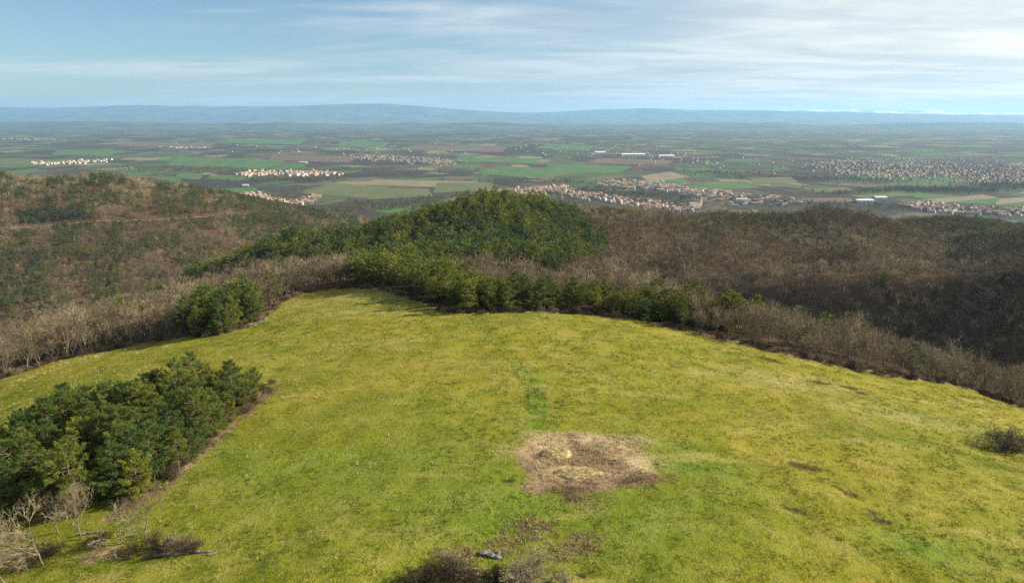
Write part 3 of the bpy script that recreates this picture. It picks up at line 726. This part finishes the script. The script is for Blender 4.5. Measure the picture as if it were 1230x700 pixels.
d = np.hypot(BARE_ALL[:, 0], BARE_ALL[:, 1]); vis = np.where(sdist(MEADOW, BARE_ALL[:, 0], BARE_ALL[:, 1]) < -40, 120, 0); order = np.argsort(d + vis)
near_b, far_b = BARE_ALL[order[:290]], BARE_ALL[order[290:]]
def bare_label(r_):
    lb, gp = BL[int(r_[5])]; m_ = float(sdist(MEADOW, np.array([r_[0]]), np.array([r_[1]]))[0])
    tone = 'dark' if r_[4] < .42 else 'pale' if r_[4] > .6 else 'brown'
    return f"{tone} {'front row ' if m_ > -5 else ''}{lb.replace('of wood along the pasture rim past the pine belt', 'past the pine belt')}", gp
for r_ in near_b: bare_thing(*r_[:5], *bare_label(r_))

# --- the rest of the woods: one object each, instanced by geometry nodes
def proto(name, me_list):
    """one joined mesh from trunk and crown, kept out of the scene"""
    V, Fs, fm, mats, off = [], [], [], [], 0
    for k, me in enumerate(me_list):
        v = np.empty(len(me.vertices) * 3, np.float32); me.vertices.foreach_get('co', v); V.append(v.reshape(-1, 3))
        li = np.empty(len(me.loops), np.int32); me.loops.foreach_get('vertex_index', li)
        lt = np.empty(len(me.polygons), np.int32); me.polygons.foreach_get('loop_total', lt); ls = np.cumsum(lt) - lt
        for n in (3, 4):
            st_ = ls[lt == n]
            if len(st_): Fs.append(li[st_[:, None] + np.arange(n)[None]] + off); fm.append(np.full(len(st_), k))
        mats.append(me.materials[0]); off += len(V[-1])
    return bpy.data.objects.new(name, mesh_np(name, np.concatenate(V), Fs, mats, False, np.concatenate(fm)))

def scatter(name, rows, protos, label, cat):
    n = len(rows); me = bpy.data.meshes.new(name); me.vertices.add(n); me.vertices.foreach_set('co', rows[:, :3].astype(np.float32).ravel())
    def fa(nm, typ, v):
        a = me.attributes.new(nm, typ, 'POINT'); a.data.foreach_set('value' if typ != 'FLOAT_VECTOR' else 'vector', v)
    fa('tint', 'FLOAT', rows[:, 4].astype(np.float32)); fa('size', 'FLOAT', rows[:, 3].astype(np.float32))
    fa('pick', 'INT', rng.integers(0, len(protos), n).astype(np.int32))
    rv = np.zeros((n, 3), np.float32); rv[:, 2] = rng.uniform(0, 6.28, n) if rows.shape[1] < 7 else rows[:, 6]; fa('turn', 'FLOAT_VECTOR', rv.ravel())
    o = tag(link(name, me), label, cat, kind='stuff')
    ng = bpy.data.node_groups.new(name + '_scatter', 'GeometryNodeTree')
    ng.interface.new_socket('Geometry', in_out='INPUT', socket_type='NodeSocketGeometry'); ng.interface.new_socket('Geometry', in_out='OUTPUT', socket_type='NodeSocketGeometry')
    N, Lk = ng.nodes, ng.links
    gi, go = N.new('NodeGroupInput'), N.new('NodeGroupOutput')
    gt = N.new('GeometryNodeGeometryToInstance')
    for p in reversed(protos):
        oi = N.new('GeometryNodeObjectInfo'); oi.inputs[0].default_value = p; Lk.new(oi.outputs['Geometry'], gt.inputs[0])
    ip = N.new('GeometryNodeInstanceOnPoints'); ip.inputs['Pick Instance'].default_value = True
    def na(nm, typ):
        a = N.new('GeometryNodeInputNamedAttribute'); a.data_type = typ; a.inputs[0].default_value = nm; return a.outputs[0]
    Lk.new(gi.outputs[0], ip.inputs['Points']); Lk.new(gt.outputs[0], ip.inputs['Instance'])
    Lk.new(na('pick', 'INT'), ip.inputs['Instance Index']); Lk.new(na('size', 'FLOAT'), ip.inputs['Scale'])
    er = N.new('FunctionNodeEulerToRotation'); Lk.new(na('turn', 'FLOAT_VECTOR'), er.inputs[0]); Lk.new(er.outputs[0], ip.inputs['Rotation'])
    Lk.new(ip.outputs[0], go.inputs[0])
    md_ = o.modifiers.new('scatter', 'NODES'); md_.node_group = ng
    return o

P_PINE = [proto('pine_proto', [a, b]) for a, b, _ in PINES_FAR]; P_BARE = [proto('bare_proto', [a, b]) for a, b, _ in BARES_FAR]
scatter('pine_forest', far_p, P_PINE, 'dense dark pine forest covering the hill behind the belt and patches of the hillsides', 'forest')
scatter('bare_woodland', far_b, P_BARE, 'leafless brown woodland covering the hillsides around the pasture', 'woodland')

# undergrowth along the rims: bramble and dead bracken
ux, uy = [], []
rim = MEADOW[2:-4]
for a, b in zip(rim[:-1], rim[1:]):
    n = int(np.hypot(*(b - a)) * 1.6); t = rng.uniform(0, 1, n); p = a + (b - a) * t[:, None] + rng.normal(0, 1.8, (n, 2)); ux.append(p[:, 0]); uy.append(p[:, 1])
for a, b in zip(GROVE_EDGE[:-1], GROVE_EDGE[1:]):
    n = int(np.hypot(*(b - a)) * 1.0); t = rng.uniform(0, 1, n); p = a + (b - a) * t[:, None] + rng.normal(0, .7, (n, 2)) + np.array([-1.0, .8]); ux.append(p[:, 0]); uy.append(p[:, 1])
ux, uy = np.concatenate(ux), np.concatenate(uy)
k = sdist(MEADOW, ux, uy) < 1.0; k |= linedist(GROVE_EDGE, ux, uy) < 6; ux, uy = ux[k], uy[k]
rows = np.stack([ux, uy, hills_h(ux, uy), rng.uniform(.22, .68, len(ux)), rng.uniform(.3, 1.0, len(ux)), np.zeros(len(ux))], 1)
scatter('undergrowth', rows, [proto('bramble_proto', [b[2]]) for b in BUSHES], 'low brown brambles and dead bracken along the foot of the trees', 'undergrowth')


# ------------------------------------------------------------------ bushes, hay, logs, stones on the pasture
def bush(px, py, sc, tint, v, label, dark=False):
    q = at(px, py); e = empty('bush', tuple(q), rng.uniform(0, 6.28)); e.scale = sc if not np.isscalar(sc) else (sc,) * 3
    tag(e, label, 'bush', 'bushes on the pasture')
    if dark: c = link('stems', BUSHES[v][2], e); c['tint'] = float(tint)
    else:
        link('stems', BUSHES[v][0], e); c = link('twigs', BUSHES[v][1], e); c['tint'] = float(tint)
bush(1203, 542, (1.9, 1.7, 1.5), .15, 2, 'big dark bush with a pale stem beside the very small round tree')
bush(1228, 541, (1.3, 1.3, 1.0), .45, 0, 'lower brown bush leaning on the big dark bush')
bush(1211, 544, (1.5, 1.3, 1.0), .0, 1, 'dark bramble under the big bush', True)
bush(505, 703, (1.3, 1.2, .75), -.1, 0, 'dark bramble thicket at its shaded end, beside the grass', True)
bush(545, 700, (1.5, 1.3, .95), -.1, 0, 'tallest dark bramble of the thicket beside the grey stones', True)
bush(585, 704, (1.4, 1.2, .85), -.1, 1, 'dark bramble between the thicket and the pale twiggy bush', True)
bush(545, 690, (1.0, 1.0, .8), .6, 2, 'straw brown twiggy bush topping the dark bramble thicket')
bush(640, 694, (1.35, 1.35, .95), .95, 2, 'pale grey green twiggy bush beside the dead bracken')
bush(622, 705, (1.0, 1.0, .8), .9, 0, 'smaller pale twiggy bush at the skirt of the grey green one')
bush(672, 703, (.8, .8, .7), .85, 1, 'sparse pale bush on the bracken side of the grey green one')
bush(208, 655, (1.0, 1.0, .85), .75, 1, 'round grey twiggy bush on top of the log heap')
for i, (px, py, s, lb) in enumerate([(185, 662, .9, 'dark bramble at the tree end of the log heap'), (160, 664, .8, 'dark bramble between the small trees and the log heap'), (215, 664, .7, 'dark bramble in the middle of the log heap'), (120, 655, .75, 'dark bramble under the leaning thin tree'), (60, 662, .7, 'dark bramble at the foot of the leafless pale tree'), (30, 682, .8, 'dark bramble between the two pale trees'), (235, 661, .5, 'small dark bramble at the grassy end of the log heap')]):
    bush(px, py, (s * 1.3, s * 1.1, s * .8), .15 + .1 * (i % 3), i % 3, lb, True)

def straw_blades(c, rx, ry, h, n, L=.35):
    r = np.sqrt(rng.uniform(0, 1, n)); a = rng.uniform(0, 6.28, n)
    P = np.stack([np.cos(a) * r * rx, np.sin(a) * r * ry, h * np.sqrt(np.clip(1 - r ** 2.6, 0, 1)) + .02], 1)
    D = unit(rng.normal(0, 1, (n, 3)) * np.array([1, 1, .35]) + np.array([0, 0, .25]))
    return blades(P, D, rng.uniform(.6, 1.4, n) * L, rng.uniform(.03, .06, n))

def hay_heap(px, py, rx, ry, h, label):
    q = at(px, py); e = empty('hay_heap', tuple(q)); tag(e, label, 'hay heap')
    nr, na = 12, 36; V = [(0, 0, h)]
    for i in range(1, nr + 1):
        f = i / nr
        for j in range(na):
            a = j * 2 * math.pi / na; nz = float(vnoise(np.array([math.cos(a) * f * 4 + 9]), np.array([math.sin(a) * f * 4 + px]), 5)[0]) - .5
            rr = f * (1 + .16 * nz); V.append((math.cos(a) * rr * rx, math.sin(a) * rr * ry, h * math.sqrt(max(0, 1 - f ** 2.6)) * (1 + .35 * nz) - (.1 if i == nr else 0)))
    tri = np.array([[0, 1 + j, 1 + (j + 1) % na] for j in range(na)])
    quad = np.array([[1 + (i - 1) * na + j, 1 + i * na + j, 1 + i * na + (j + 1) % na, 1 + (i - 1) * na + (j + 1) % na] for i in range(1, nr) for j in range(na)])
    link('mound', mesh_np('hay_mound', V, [tri, quad], [M_HAY], True), e)
    V, F_ = straw_blades(None, rx, ry, h, 1800); link('loose_straw', mesh_np('hay_straw', V, [F_], [M_HAY]), e)
hay_heap(668, 546, 2.4, 2.1, .62, 'round domed heap of yellow hay casting a dark shadow on the mud')
hay_heap(690, 569, 2.9, 1.6, .30, 'flattened spread of pale hay trampled in front of the domed heap')

# loose straw litter over the mud and dead bracken patches
def litter(name, px, py, rx, ry, n, mat, label, L, up=.15, rot=0):
    c = at(px, py); r = np.sqrt(rng.uniform(0, 1, n)); a = rng.uniform(0, 6.28, n)
    x, y = c[0] + np.cos(a) * r * rx, c[1] + np.sin(a) * r * ry
    k = rng.uniform(0, 1, n) < sstep(fbm(x / .9, y / .9, 41, 3) + .35 * (1 - r), .40, .68); x, y = x[k], y[k]; n = len(x)
    P = np.stack([x, y, hills_h(x, y) + .06], 1); D = unit(rng.normal(0, 1, (n, 3)) * np.array([1, 1, .3]) + np.array([0, 0, up]))
    V, F_ = blades(P, D, rng.uniform(.6, 1.5, n) * L, rng.uniform(.03, .07, n)); V -= c
    o = link(name, mesh_np(name, V, [F_], [mat]), loc=tuple(c)); return tag(o, label, name.replace('_', ' '), kind='stuff')
litter('straw_litter', 705, 548, 10.5, 8.5, 7000, M_HAY, 'loose straw trodden over the muddy feeding place', .30)
litter('straw_litter', 742, 530, 5.0, 3.0, 4200, M_HAY, 'thick pale hay scattered over the far corner of the mud', .30)
litter('straw_litter', 650, 527, 4.0, 2.6, 2600, M_HAY, 'thick pale hay scattered behind the domed heap', .30)
litter('straw_litter', 700, 570, 4.6, 2.4, 3000, M_HAY, 'pale hay strewn around the flattened spread', .30)
for px, py, rx, ry, n, lb in [(638, 636, 3.0, 2.0, 2600, 'reddish dead bracken patch between the mud and the pale bush'), (703, 650, 1.6, 2.3, 1500, 'narrow reddish dead bracken patch apart from the others'), (605, 656, 1.8, 1.8, 1300, 'reddish dead bracken beside the grey stones'),
                              (672, 663, 2.0, 1.8, 1300, 'reddish dead bracken behind the pale grey green bush'), (550, 664, 2.4, 1.4, 1500, 'faded dead bracken behind the dark thicket'), (690, 592, 4.0, 3.5, 2200, 'rusty trampled litter running out of the mud toward the bracken'), (760, 572, 5.0, 2.5, 2200, 'brown trampled litter at the corner of the mud')]:
    litter('dead_bracken', px, py, rx * 1.3, ry * 1.3, n, M_BRACKEN, lb, .32, .5)

def log(px, py, L, r, ang, lift, label):
    q = at(px, py); n = 6; t = np.linspace(-.5, .5, n) * L; wob = np.cumsum(rng.normal(0, .06, n))
    C = np.stack([t * math.cos(ang) - wob * math.sin(ang), t * math.sin(ang) + wob * math.cos(ang), np.full(n, r + lift) + rng.normal(0, .04, n)], 1)
    V, F_ = [], []; m = 8
    for i in range(n):
        rr = r * (1.1 - .3 * i / n)
        for j in range(m):
            a = j * 2 * math.pi / m; V.append(C[i] + rr * (np.array([-math.sin(ang), math.cos(ang), 0]) * math.cos(a) + np.array([0, 0, 1]) * math.sin(a)) * rng.uniform(.9, 1.1))
    for i in range(n - 1):
        for j in range(m): F_.append((i * m + j, i * m + (j + 1) % m, (i + 1) * m + (j + 1) % m, (i + 1) * m + j))
    V += [C[0], C[-1]]; caps = [(len(V) - 2, (j + 1) % m, j) for j in range(m)] + [(len(V) - 1, (n - 1) * m + j, (n - 1) * m + (j + 1) % m) for j in range(m)]
    tag(link('fallen_log', mesh_np('fallen_log', V, [np.array(F_), np.array(caps)], [M_LOG], False), loc=tuple(q)), label, 'log', 'logs heaped below the pine grove')
for i, (px, py, L, r_, a, lf, lb) in enumerate([(205, 667, 4.2, .20, .10, 0, 'long grey log lying along the front of the heap'), (232, 664, 3.0, .17, -.2, 0, 'grey log crossing the front of the heap at its grassy end'), (248, 663, 2.6, .15, .05, 0, 'pale log sticking out of the heap onto the grass'),
                                               (222, 660, 3.4, .18, .5, .25, 'slanted grey log half hidden by brambles'), (196, 660, 3.0, .16, -.5, .3, 'log tilted across the back of the heap'), (256, 665, 1.2, .13, .6, 0, 'short stump of log farthest out on the grass'), (118, 640, 5.5, .14, .15, 0, 'long thin trunk lying in the shade under the leaning tree'), (212, 664, 2.2, .14, .9, .35, 'short log lying on top of the long grey one')]):
    log(px, py, L, r_, a, lf, lb)

def stone(px, py, sx, sy, sz, seed, label):
    q = at(px, py); nu, nv = 9, 7; V = []
    r = np.random.default_rng(seed)
    for i in range(nv):
        th = math.pi * i / (nv - 1)
        for j in range(nu):
            ph = 2 * math.pi * j / nu; k = r.uniform(.82, 1.12)
            V.append((sx * math.sin(th) * math.cos(ph) * k, sy * math.sin(th) * math.sin(ph) * k, sz * (math.cos(th) * k * .7 + .45)))
    F_ = [(i * nu + j, (i + 1) * nu + j, (i + 1) * nu + (j + 1) % nu, i * nu + (j + 1) % nu) for i in range(nv - 1) for j in range(nu)]
    tag(link('stone', mesh_np('stone', V, [np.array(F_)], [M_STONE]), loc=tuple(q)), label, 'stone', 'grey stones beside the thicket')
for i, a in enumerate([(581, 665, .75, .5, .42, 'largest pale grey stone between the thicket and the bracken'), (590, 668, .6, .45, .40, 'pale stone touching the largest one'), (597, 670, .55, .4, .34, 'flat grey stone at the bracken end of the row'), (586, 662, .4, .35, .3, 'small stone behind the largest pale grey one'), (599, 664, .3, .3, .25, 'smallest stone at the bracken')]):
    stone(*a[:5], 60 + i, a[5])
for i, a in enumerate([(312, 387, 1.0, .6, .35, 'pale stone at the foot of the rim pine clump'), (318, 383, .8, .6, .4, 'pale rock higher up the bank beside the rim clump'), (306, 391, .7, .5, .3, 'low pale stone at the lower end of the rim clump')]):
    stone(*a[:5], 80 + i, a[5])

# ------------------------------------------------------------------ grass tufts over the pasture
def grass():
    n = 260000
    x, y = rng.uniform(-130, 130, n), 55 + (rng.uniform(0, 1, n) ** 1.5) * 190
    k = (sdist(MEADOW, x, y) > .3); x, y = x[k], y[k]
    z = hills_h(x, y); k = in_view(x, y, z, 30); x, y, z = x[k], y[k], z[k]
    mud_ = np.maximum.reduce([blob(700, 548, 12.5, 10.5, X=x, Y=y) * 1.9, blob(690, 582, 7, 7, X=x, Y=y) * 1.3])
    k = rng.uniform(0, 1, len(x)) > mud_ * 2.2; x, y, z = x[k], y[k], z[k]
    cl_ = fbm(x / 1.8, y / 1.8, 51, 3); k = rng.uniform(0, 1, len(x)) < sstep(cl_, .30, .62); x, y, z, cl_ = x[k], y[k], z[k], cl_[k]
    n = len(x); d = np.hypot(x, y)
    big_ = fbm(x / 30, y / 30, 53, 4); mid_ = fbm(x / 6, y / 6, 55, 3)
    tint = np.clip(.42 + (big_ - .5) * 1.3 + (mid_ - .5) * 1.1 + rng.normal(0, .13, n), 0, .92)
    lush_ = np.maximum.reduce([blob(645, 490, 2.6, 26, X=x, Y=y) * 1.2, blob(640, 600, 40, 30, X=x, Y=y), blob(400, 560, 50, 34, X=x, Y=y) * .8, blob(830, 560, 14, 12, X=x, Y=y), blob(1110, 660, 14, 8, X=x, Y=y)])
    tint = np.clip(tint - .32 * np.clip(lush_, 0, 1), 0, 1)
    tint = np.where(rng.uniform(0, 1, n) < .05 + .10 * sstep(mid_, .55, .7), rng.uniform(.8, 1, n), tint)
    nb = 5; L = (rng.uniform(.12, .40, n) * np.interp(cl_, [.4, .65], [.7, 1.3]) * np.where(tint > .8, 1.35, 1))
    P = np.repeat(np.stack([x, y, z], 1), nb, 0) + rng.normal(0, 1, (n * nb, 3)) * np.array([.16, .16, .0])
    D = unit(rng.normal(0, .55, (n * nb, 3)) * np.array([1, 1, 0]) + np.array([-.15, .05, .8]))
    V, F_ = blades(P, D, np.repeat(L, nb) * rng.uniform(.6, 1.2, n * nb), np.repeat(np.interp(d, [60, 220], [.045, .09]), nb))
    me = mesh_np('grass', V, [F_], [M_GRASS]); a = me.attributes.new('tint', 'FLOAT', 'POINT')
    a.data.foreach_set('value', np.repeat(np.repeat(tint, nb), 3).astype(np.float32))
    print('grass tris', len(F_)); return tag(link('grass', me), 'short tufted yellow green grass growing over the pasture', 'grass', kind='stuff')
grass()

# ------------------------------------------------------------------ villages on the plain
def house_meshes(L, W, H, rise):
    l, ww = L / 2, W / 2
    V = [(-l, -ww, -.5), (l, -ww, -.5), (l, ww, -.5), (-l, ww, -.5), (-l, -ww, H), (l, -ww, H), (l, ww, H), (-l, ww, H), (-l, 0, H + rise), (l, 0, H + rise)]
    wall = mesh_np('house_wall', V, [np.array([(0, 1, 5, 4), (2, 3, 7, 6)]), np.array([(1, 2, 6), (3, 0, 4), (1, 6, 5), (3, 4, 7), (5, 6, 9), (7, 4, 8)])], [M_WALL])
    o, th = .5, .35; lo_ = H - o * rise / ww
    V = []
    for sx_ in (-l - o, l + o):
        V += [(sx_, -ww - o, lo_ + .02), (sx_, 0, H + rise + .02), (sx_, ww + o, lo_ + .02), (sx_, -ww - o, lo_ + th), (sx_, 0, H + rise + th), (sx_, ww + o, lo_ + th)]
    q = [(3, 9, 10, 4), (4, 10, 11, 5), (0, 1, 7, 6), (1, 2, 8, 7), (0, 6, 9, 3), (2, 5, 11, 8), (0, 3, 4, 1), (1, 4, 5, 2), (6, 7, 10, 9), (7, 8, 11, 10)]
    cx_ = l * .5; b = len(V); c = .45
    V += [(cx_ + sx_ * c, .8 + sy_ * c, H + rise * .5 + dz) for dz in (0, rise * .5 + 1.2) for sx_, sy_ in ((-1, -1), (1, -1), (1, 1), (-1, 1))]
    q += [(b, b + 1, b + 5, b + 4), (b + 1, b + 2, b + 6, b + 5), (b + 2, b + 3, b + 7, b + 6), (b + 3, b, b + 4, b + 7), (b + 4, b + 5, b + 6, b + 7)]
    return wall, mesh_np('house_roof', V, [np.array(q)], [M_ROOF])
HOUSES = [house_meshes(*a) for a in [(13, 9, 5.2, 2.0), (16, 10, 4.4, 2.2), (11, 9, 6.0, 2.0), (20, 10, 5.4, 2.2), (14, 11, 3.4, 2.4), (10, 8, 6.8, 1.8)]]
HOUSE_LOOK = ['cream gabled house', 'wide cream farmhouse', 'two storey white house', 'long ochre row house', 'low broad white bungalow', 'tall narrow ochre house']
def wallmat(nm, c): return mat_simple(nm, tuple(v * .85 for v in c), c, .4)
for (wl_, rf_), c, rc in zip(HOUSES, [(.52, .47, .39), (.48, .43, .35), (.60, .57, .53), (.46, .37, .27), (.58, .55, .51), (.50, .41, .31)], [(.38, .26, .20), (.32, .21, .16), (.36, .25, .19), (.30, .20, .15), (.26, .22, .20), (.37, .25, .19)]):
    wl_.materials[0] = wallmat('house_render', c); rf_.materials[0] = wallmat('house_tiles', rc)
VILL = [  # centre line in picture points, spread (px across, px up), count, name
    ([(290, 210), (345, 209), (400, 209)], (14, 2.4), 130, 'village among dark woods'),
    ([(300, 234), (322, 240), (345, 246), (375, 240)], (9, 2.8), 120, 'village at the valley mouth'),
    ([(362, 262), (368, 264)], (5, 1.4), 6, 'hamlet beside the forested hill'),
    ([(430, 189), (490, 192), (545, 196)], (20, 3.4), 260, 'large village amid the plain'),
    ([(585, 232), (640, 231), (668, 228), (690, 234), (730, 240), (770, 246), (800, 250), (835, 252)], (10, 3.2), 330, 'long village behind the forested hill'),
    ([(735, 222), (790, 224), (850, 234), (905, 240), (950, 243)], (22, 4.4), 260, 'village spreading around the church'),
    ([(1100, 246), (1150, 254), (1230, 256)], (24, 3.4), 120, 'suburb below the bare hills'),
    ([(40, 197), (80, 196), (125, 193)], (12, 1.6), 60, 'village behind the hill crest'),
    ([(990, 200), (1080, 205), (1160, 208), (1240, 212)], (40, 8), 800, 'big town'), ([(1060, 192), (1150, 194), (1230, 198)], (40, 5), 260, 'big town'),
    ([(690, 184), (760, 187), (830, 190)], (20, 1.0), 60, 'far'), ([(0, 167), (70, 168)], (16, .8), 50, 'far'), ([(200, 177), (250, 178)], (14, .8), 40, 'far'), ([(1050, 180), (820, 176), (560, 172)], (80, 4), 130, 'far'), ([(880, 200), (700, 180), (300, 180)], (90, 8), 120, 'far')]
hs = []
for vi, (line, (sx_, sy_), n, nm) in enumerate(VILL):
    L = np.array(line, float); t = rng.uniform(0, len(L) - 1, n * 3); i = np.arange(len(L))
    qx = np.interp(t, i, L[:, 0]) + rng.normal(0, sx_ * .5, len(t)); qy = np.interp(t, i, L[:, 1]) + rng.normal(0, sy_ * .5, len(t))
    got = []; main = rng.uniform(0, 3.14)
    for a, b in zip(qx, qy):
        p = at_plain(a, b)
        if any((p[0] - g[0]) ** 2 + (p[1] - g[1]) ** 2 < 19 ** 2 for g in got[-300:]): continue
        if hills_h(np.array([p[0]]), np.array([p[1]]))[0] > PLAIN - 1: p[2] = gz(p[0], p[1])
        got.append(p); hs.append((p[0], p[1], p[2], rng.uniform(1.1, 1.55) * (.68 if vi >= 8 else .85 if vi == 3 else 1.0), 0, vi, main + rng.integers(0, 2) * math.pi / 2 + rng.normal(0, .15)))
        if len(got) >= n: break
hs = np.array(hs); d = np.hypot(hs[:, 0], hs[:, 1]); order = np.argsort(d + 4000 * (hs[:, 5] > 7))
near_h, far_h = hs[order[:300]], hs[order[300:]]
for r_ in near_h:
    hk = int(rng.integers(len(HOUSES))); wl, rf = HOUSES[hk]; nm = VILL[int(r_[5])][3]
    e = empty('house', tuple(r_[:3]), r_[6], r_[3]); tag(e, HOUSE_LOOK[hk] + ' in the ' + nm, 'house', HOUSE_LOOK[hk] + 's of the ' + nm)
    link('wall', wl, e); link('roof', rf, e)
scatter('distant_houses', far_h, [proto('house_proto', [a, b]) for a, b in HOUSES], 'countless small pale houses of the big town and far villages on the plain', 'houses')

def box(V, F_, x0, x1, y0, y1, z0, z1):
    b = len(V); V += [(x, y, z) for z in (z0, z1) for x, y in ((x0, y0), (x1, y0), (x1, y1), (x0, y1))]
    F_ += [(b, b + 1, b + 5, b + 4), (b + 1, b + 2, b + 6, b + 5), (b + 2, b + 3, b + 7, b + 6), (b + 3, b, b + 4, b + 7), (b + 4, b + 5, b + 6, b + 7)]
def shed(px, py, L, W, H, rz, label):
    q = at_plain(px, py); e = empty('warehouse', tuple(q), rz); tag(e, label, 'warehouse', 'white sheds on the plain')
    V, F_ = [], []; box(V, F_, -L / 2, L / 2, -W / 2, W / 2, -.5, H); link('wall', mesh_np('shed_wall', V, [np.array(F_)], [M_SHED]), e)
    V = [(-L / 2 - .6, -W / 2 - .6, H + .1), (L / 2 + .6, -W / 2 - .6, H + .1), (L / 2 + .6, W / 2 + .6, H + .1), (-L / 2 - .6, W / 2 + .6, H + .1), (-L / 2 - .6, 0, H + W * .09), (L / 2 + .6, 0, H + W * .09)]
    link('roof', mesh_np('shed_roof', V, [np.array([(0, 1, 5, 4), (2, 3, 4, 5)]), np.array([(3, 0, 4), (1, 2, 5)])], [M_SHED]), e)
    V, F_ = [], []
    for k in np.linspace(-.35, .35, 4): box(V, F_, L * k - 2.5, L * k + 2.5, -W / 2 - .3, -W / 2 - .02, 0, 4.5)
    for k in range(4): link('loading_door', mesh_np('shed_door', V[k * 8:k * 8 + 8], [np.array(F_[:5])], [M_STONE]), e)
shed(1037, 243, 62, 34, 9, .05, 'long white shed below the right hills, beside a second one')
shed(1056, 240, 45, 30, 11, .05, 'shorter white shed beside the long one')
shed(760, 187, 190, 70, 12, .1, 'huge white shed far out on the plain'); shed(800, 188.5, 120, 60, 11, .1, 'second white shed far out, next to the huge one')
shed(720, 184, 90, 60, 10, .2, 'third white shed far out on the plain, smallest of its row'); shed(364, 196, 50, 25, 8, .1, 'white farm shed behind the village among dark woods'); shed(1140, 256, 40, 22, 8, .1, 'pale shed in the suburb at the foot of the right hills')
shed(295, 224, 26, 18, 8, .3, 'white building alone above the valley mouth village'); shed(890, 243, 38, 18, 13, -.1, 'large pale block in the village near the church')

q = at_plain(834, 250); e = empty('church', tuple(q), .3); e.scale = (1.3,) * 3; tag(e, 'church with a pointed tower rising from the pale village roofs', 'church')
V, F_ = [], []; box(V, F_, -17, 14, -7, 7, -.5, 11); link('nave', mesh_np('nave', V, [np.array(F_)], [M_STONEWALL]), e)
V = [(-17.5, -7.6, 10.7), (14.5, -7.6, 10.7), (14.5, 7.6, 10.7), (-17.5, 7.6, 10.7), (-17.5, 0, 16), (14.5, 0, 16)]
link('roof', mesh_np('nave_roof', V, [np.array([(0, 1, 5, 4), (2, 3, 4, 5)]), np.array([(3, 0, 4), (1, 2, 5)])], [M_ROOF]), e)
V, F_ = [], []; box(V, F_, 14.6, 20.6, -3, 3, -.5, 22); link('tower', mesh_np('tower', V, [np.array(F_)], [M_STONEWALL]), e)
V = [(14.3, -3.3, 22.02), (20.9, -3.3, 22.02), (20.9, 3.3, 22.02), (14.3, 3.3, 22.02), (17.6, 0, 35)]
link('spire', mesh_np('spire', V, [np.array([(0, 1, 4), (1, 2, 4), (2, 3, 4), (3, 0, 4)])], [M_ROOF]), e)

# woods, hedges and garden trees of the plain
rows = []
WOODS = [([(150, 205), (220, 204), (280, 206)], 40, 4, 1400), ([(300, 216), (350, 217), (400, 215)], 22, 2.0, 900), ([(395, 258), (430, 250), (480, 247), (530, 240)], 26, 5, 1500), ([(640, 240), (700, 244)], 30, 4, 200),
         ([(700, 228), (760, 234), (830, 240)], 40, 3.0, 1100), ([(1000, 232), (1100, 228), (1180, 230)], 45, 3.5, 1500), ([(880, 214), (990, 216), (1080, 220)], 40, 3, 900), ([(1180, 222), (1240, 226)], 30, 4, 600),
         ([(320, 214), (345, 206), (400, 207)], 20, 4, 320), ([(330, 240), (370, 242)], 24, 4, 450), ([(440, 190), (540, 194)], 34, 4.5, 600), ([(600, 230), (700, 236), (835, 250)], 18, 3.4, 800), ([(880, 240), (960, 246), (1100, 250), (1230, 258)], 36, 4, 900),
         ([(560, 222), (640, 218), (700, 221)], 40, 2, 500), ([(470, 212), (560, 208), (640, 203)], 60, 5, 350), ([(480, 200), (300, 188), (120, 184)], 70, 5, 700), ([(980, 200), (1080, 205), (1240, 212)], 50, 9, 2200), ([(750, 205), (850, 210), (930, 208)], 50, 6, 500), ([(0, 185), (100, 188)], 50, 6, 400)]
for line, sx_, sy_, n in WOODS:
    L = np.array(line, float); t = rng.uniform(0, len(L) - 1, n); i = np.arange(len(L))
    qx = np.interp(t, i, L[:, 0]) + rng.normal(0, sx_ * .5, n); qy = np.interp(t, i, L[:, 1]) + rng.normal(0, sy_ * .5, n)
    u = 350 - qy; yd = F_PX * CP + u * SP; zd = -F_PX * SP + u * CP; tt = (PLAIN - CAM_Z) / zd
    X_, Y_ = (qx - 615) * tt, yd * tt; sc = rng.uniform(.9, 1.5, n)
    k = np.ones(n, bool)
    for fp in FIELD_POLYS: k &= ~inside(fp, X_, Y_)
    rows.append(np.stack([X_, Y_, ground(X_, Y_), sc, rng.uniform(.1, .55, n), np.zeros(n)], 1)[k])
rows = np.concatenate(rows); k = rng.uniform(0, 1, len(rows)) < .16
scatter('plain_woodland', rows[~k], P_BARE, 'leafless woods, hedges and garden trees dotted over the plain', 'woodland')
scatter('plain_conifers', rows[k], P_PINE, 'dark evergreen trees dotted between the villages of the plain', 'trees')

# ------------------------------------------------------------------ haze: the air over the plain
hz, t = material('haze'); hz_v = t.n('ShaderNodeVolumePrincipled', {'Color': (.38, .66, 1.0, 1), 'Density': 2.9e-5, 'Anisotropy': 0.2})
t.n('ShaderNodeOutputMaterial', {1: hz_v.outputs[0]})
V, F_ = [], []; box(V, F_, -48500, 48500, -13500, 54500, PLAIN - 60, 880); F_ += [(3, 2, 1, 0)]
tag(link('haze', mesh_np('haze', V, [np.array(F_)], [hz])), 'thin blue haze filling the air over the plain', 'haze', kind='stuff')
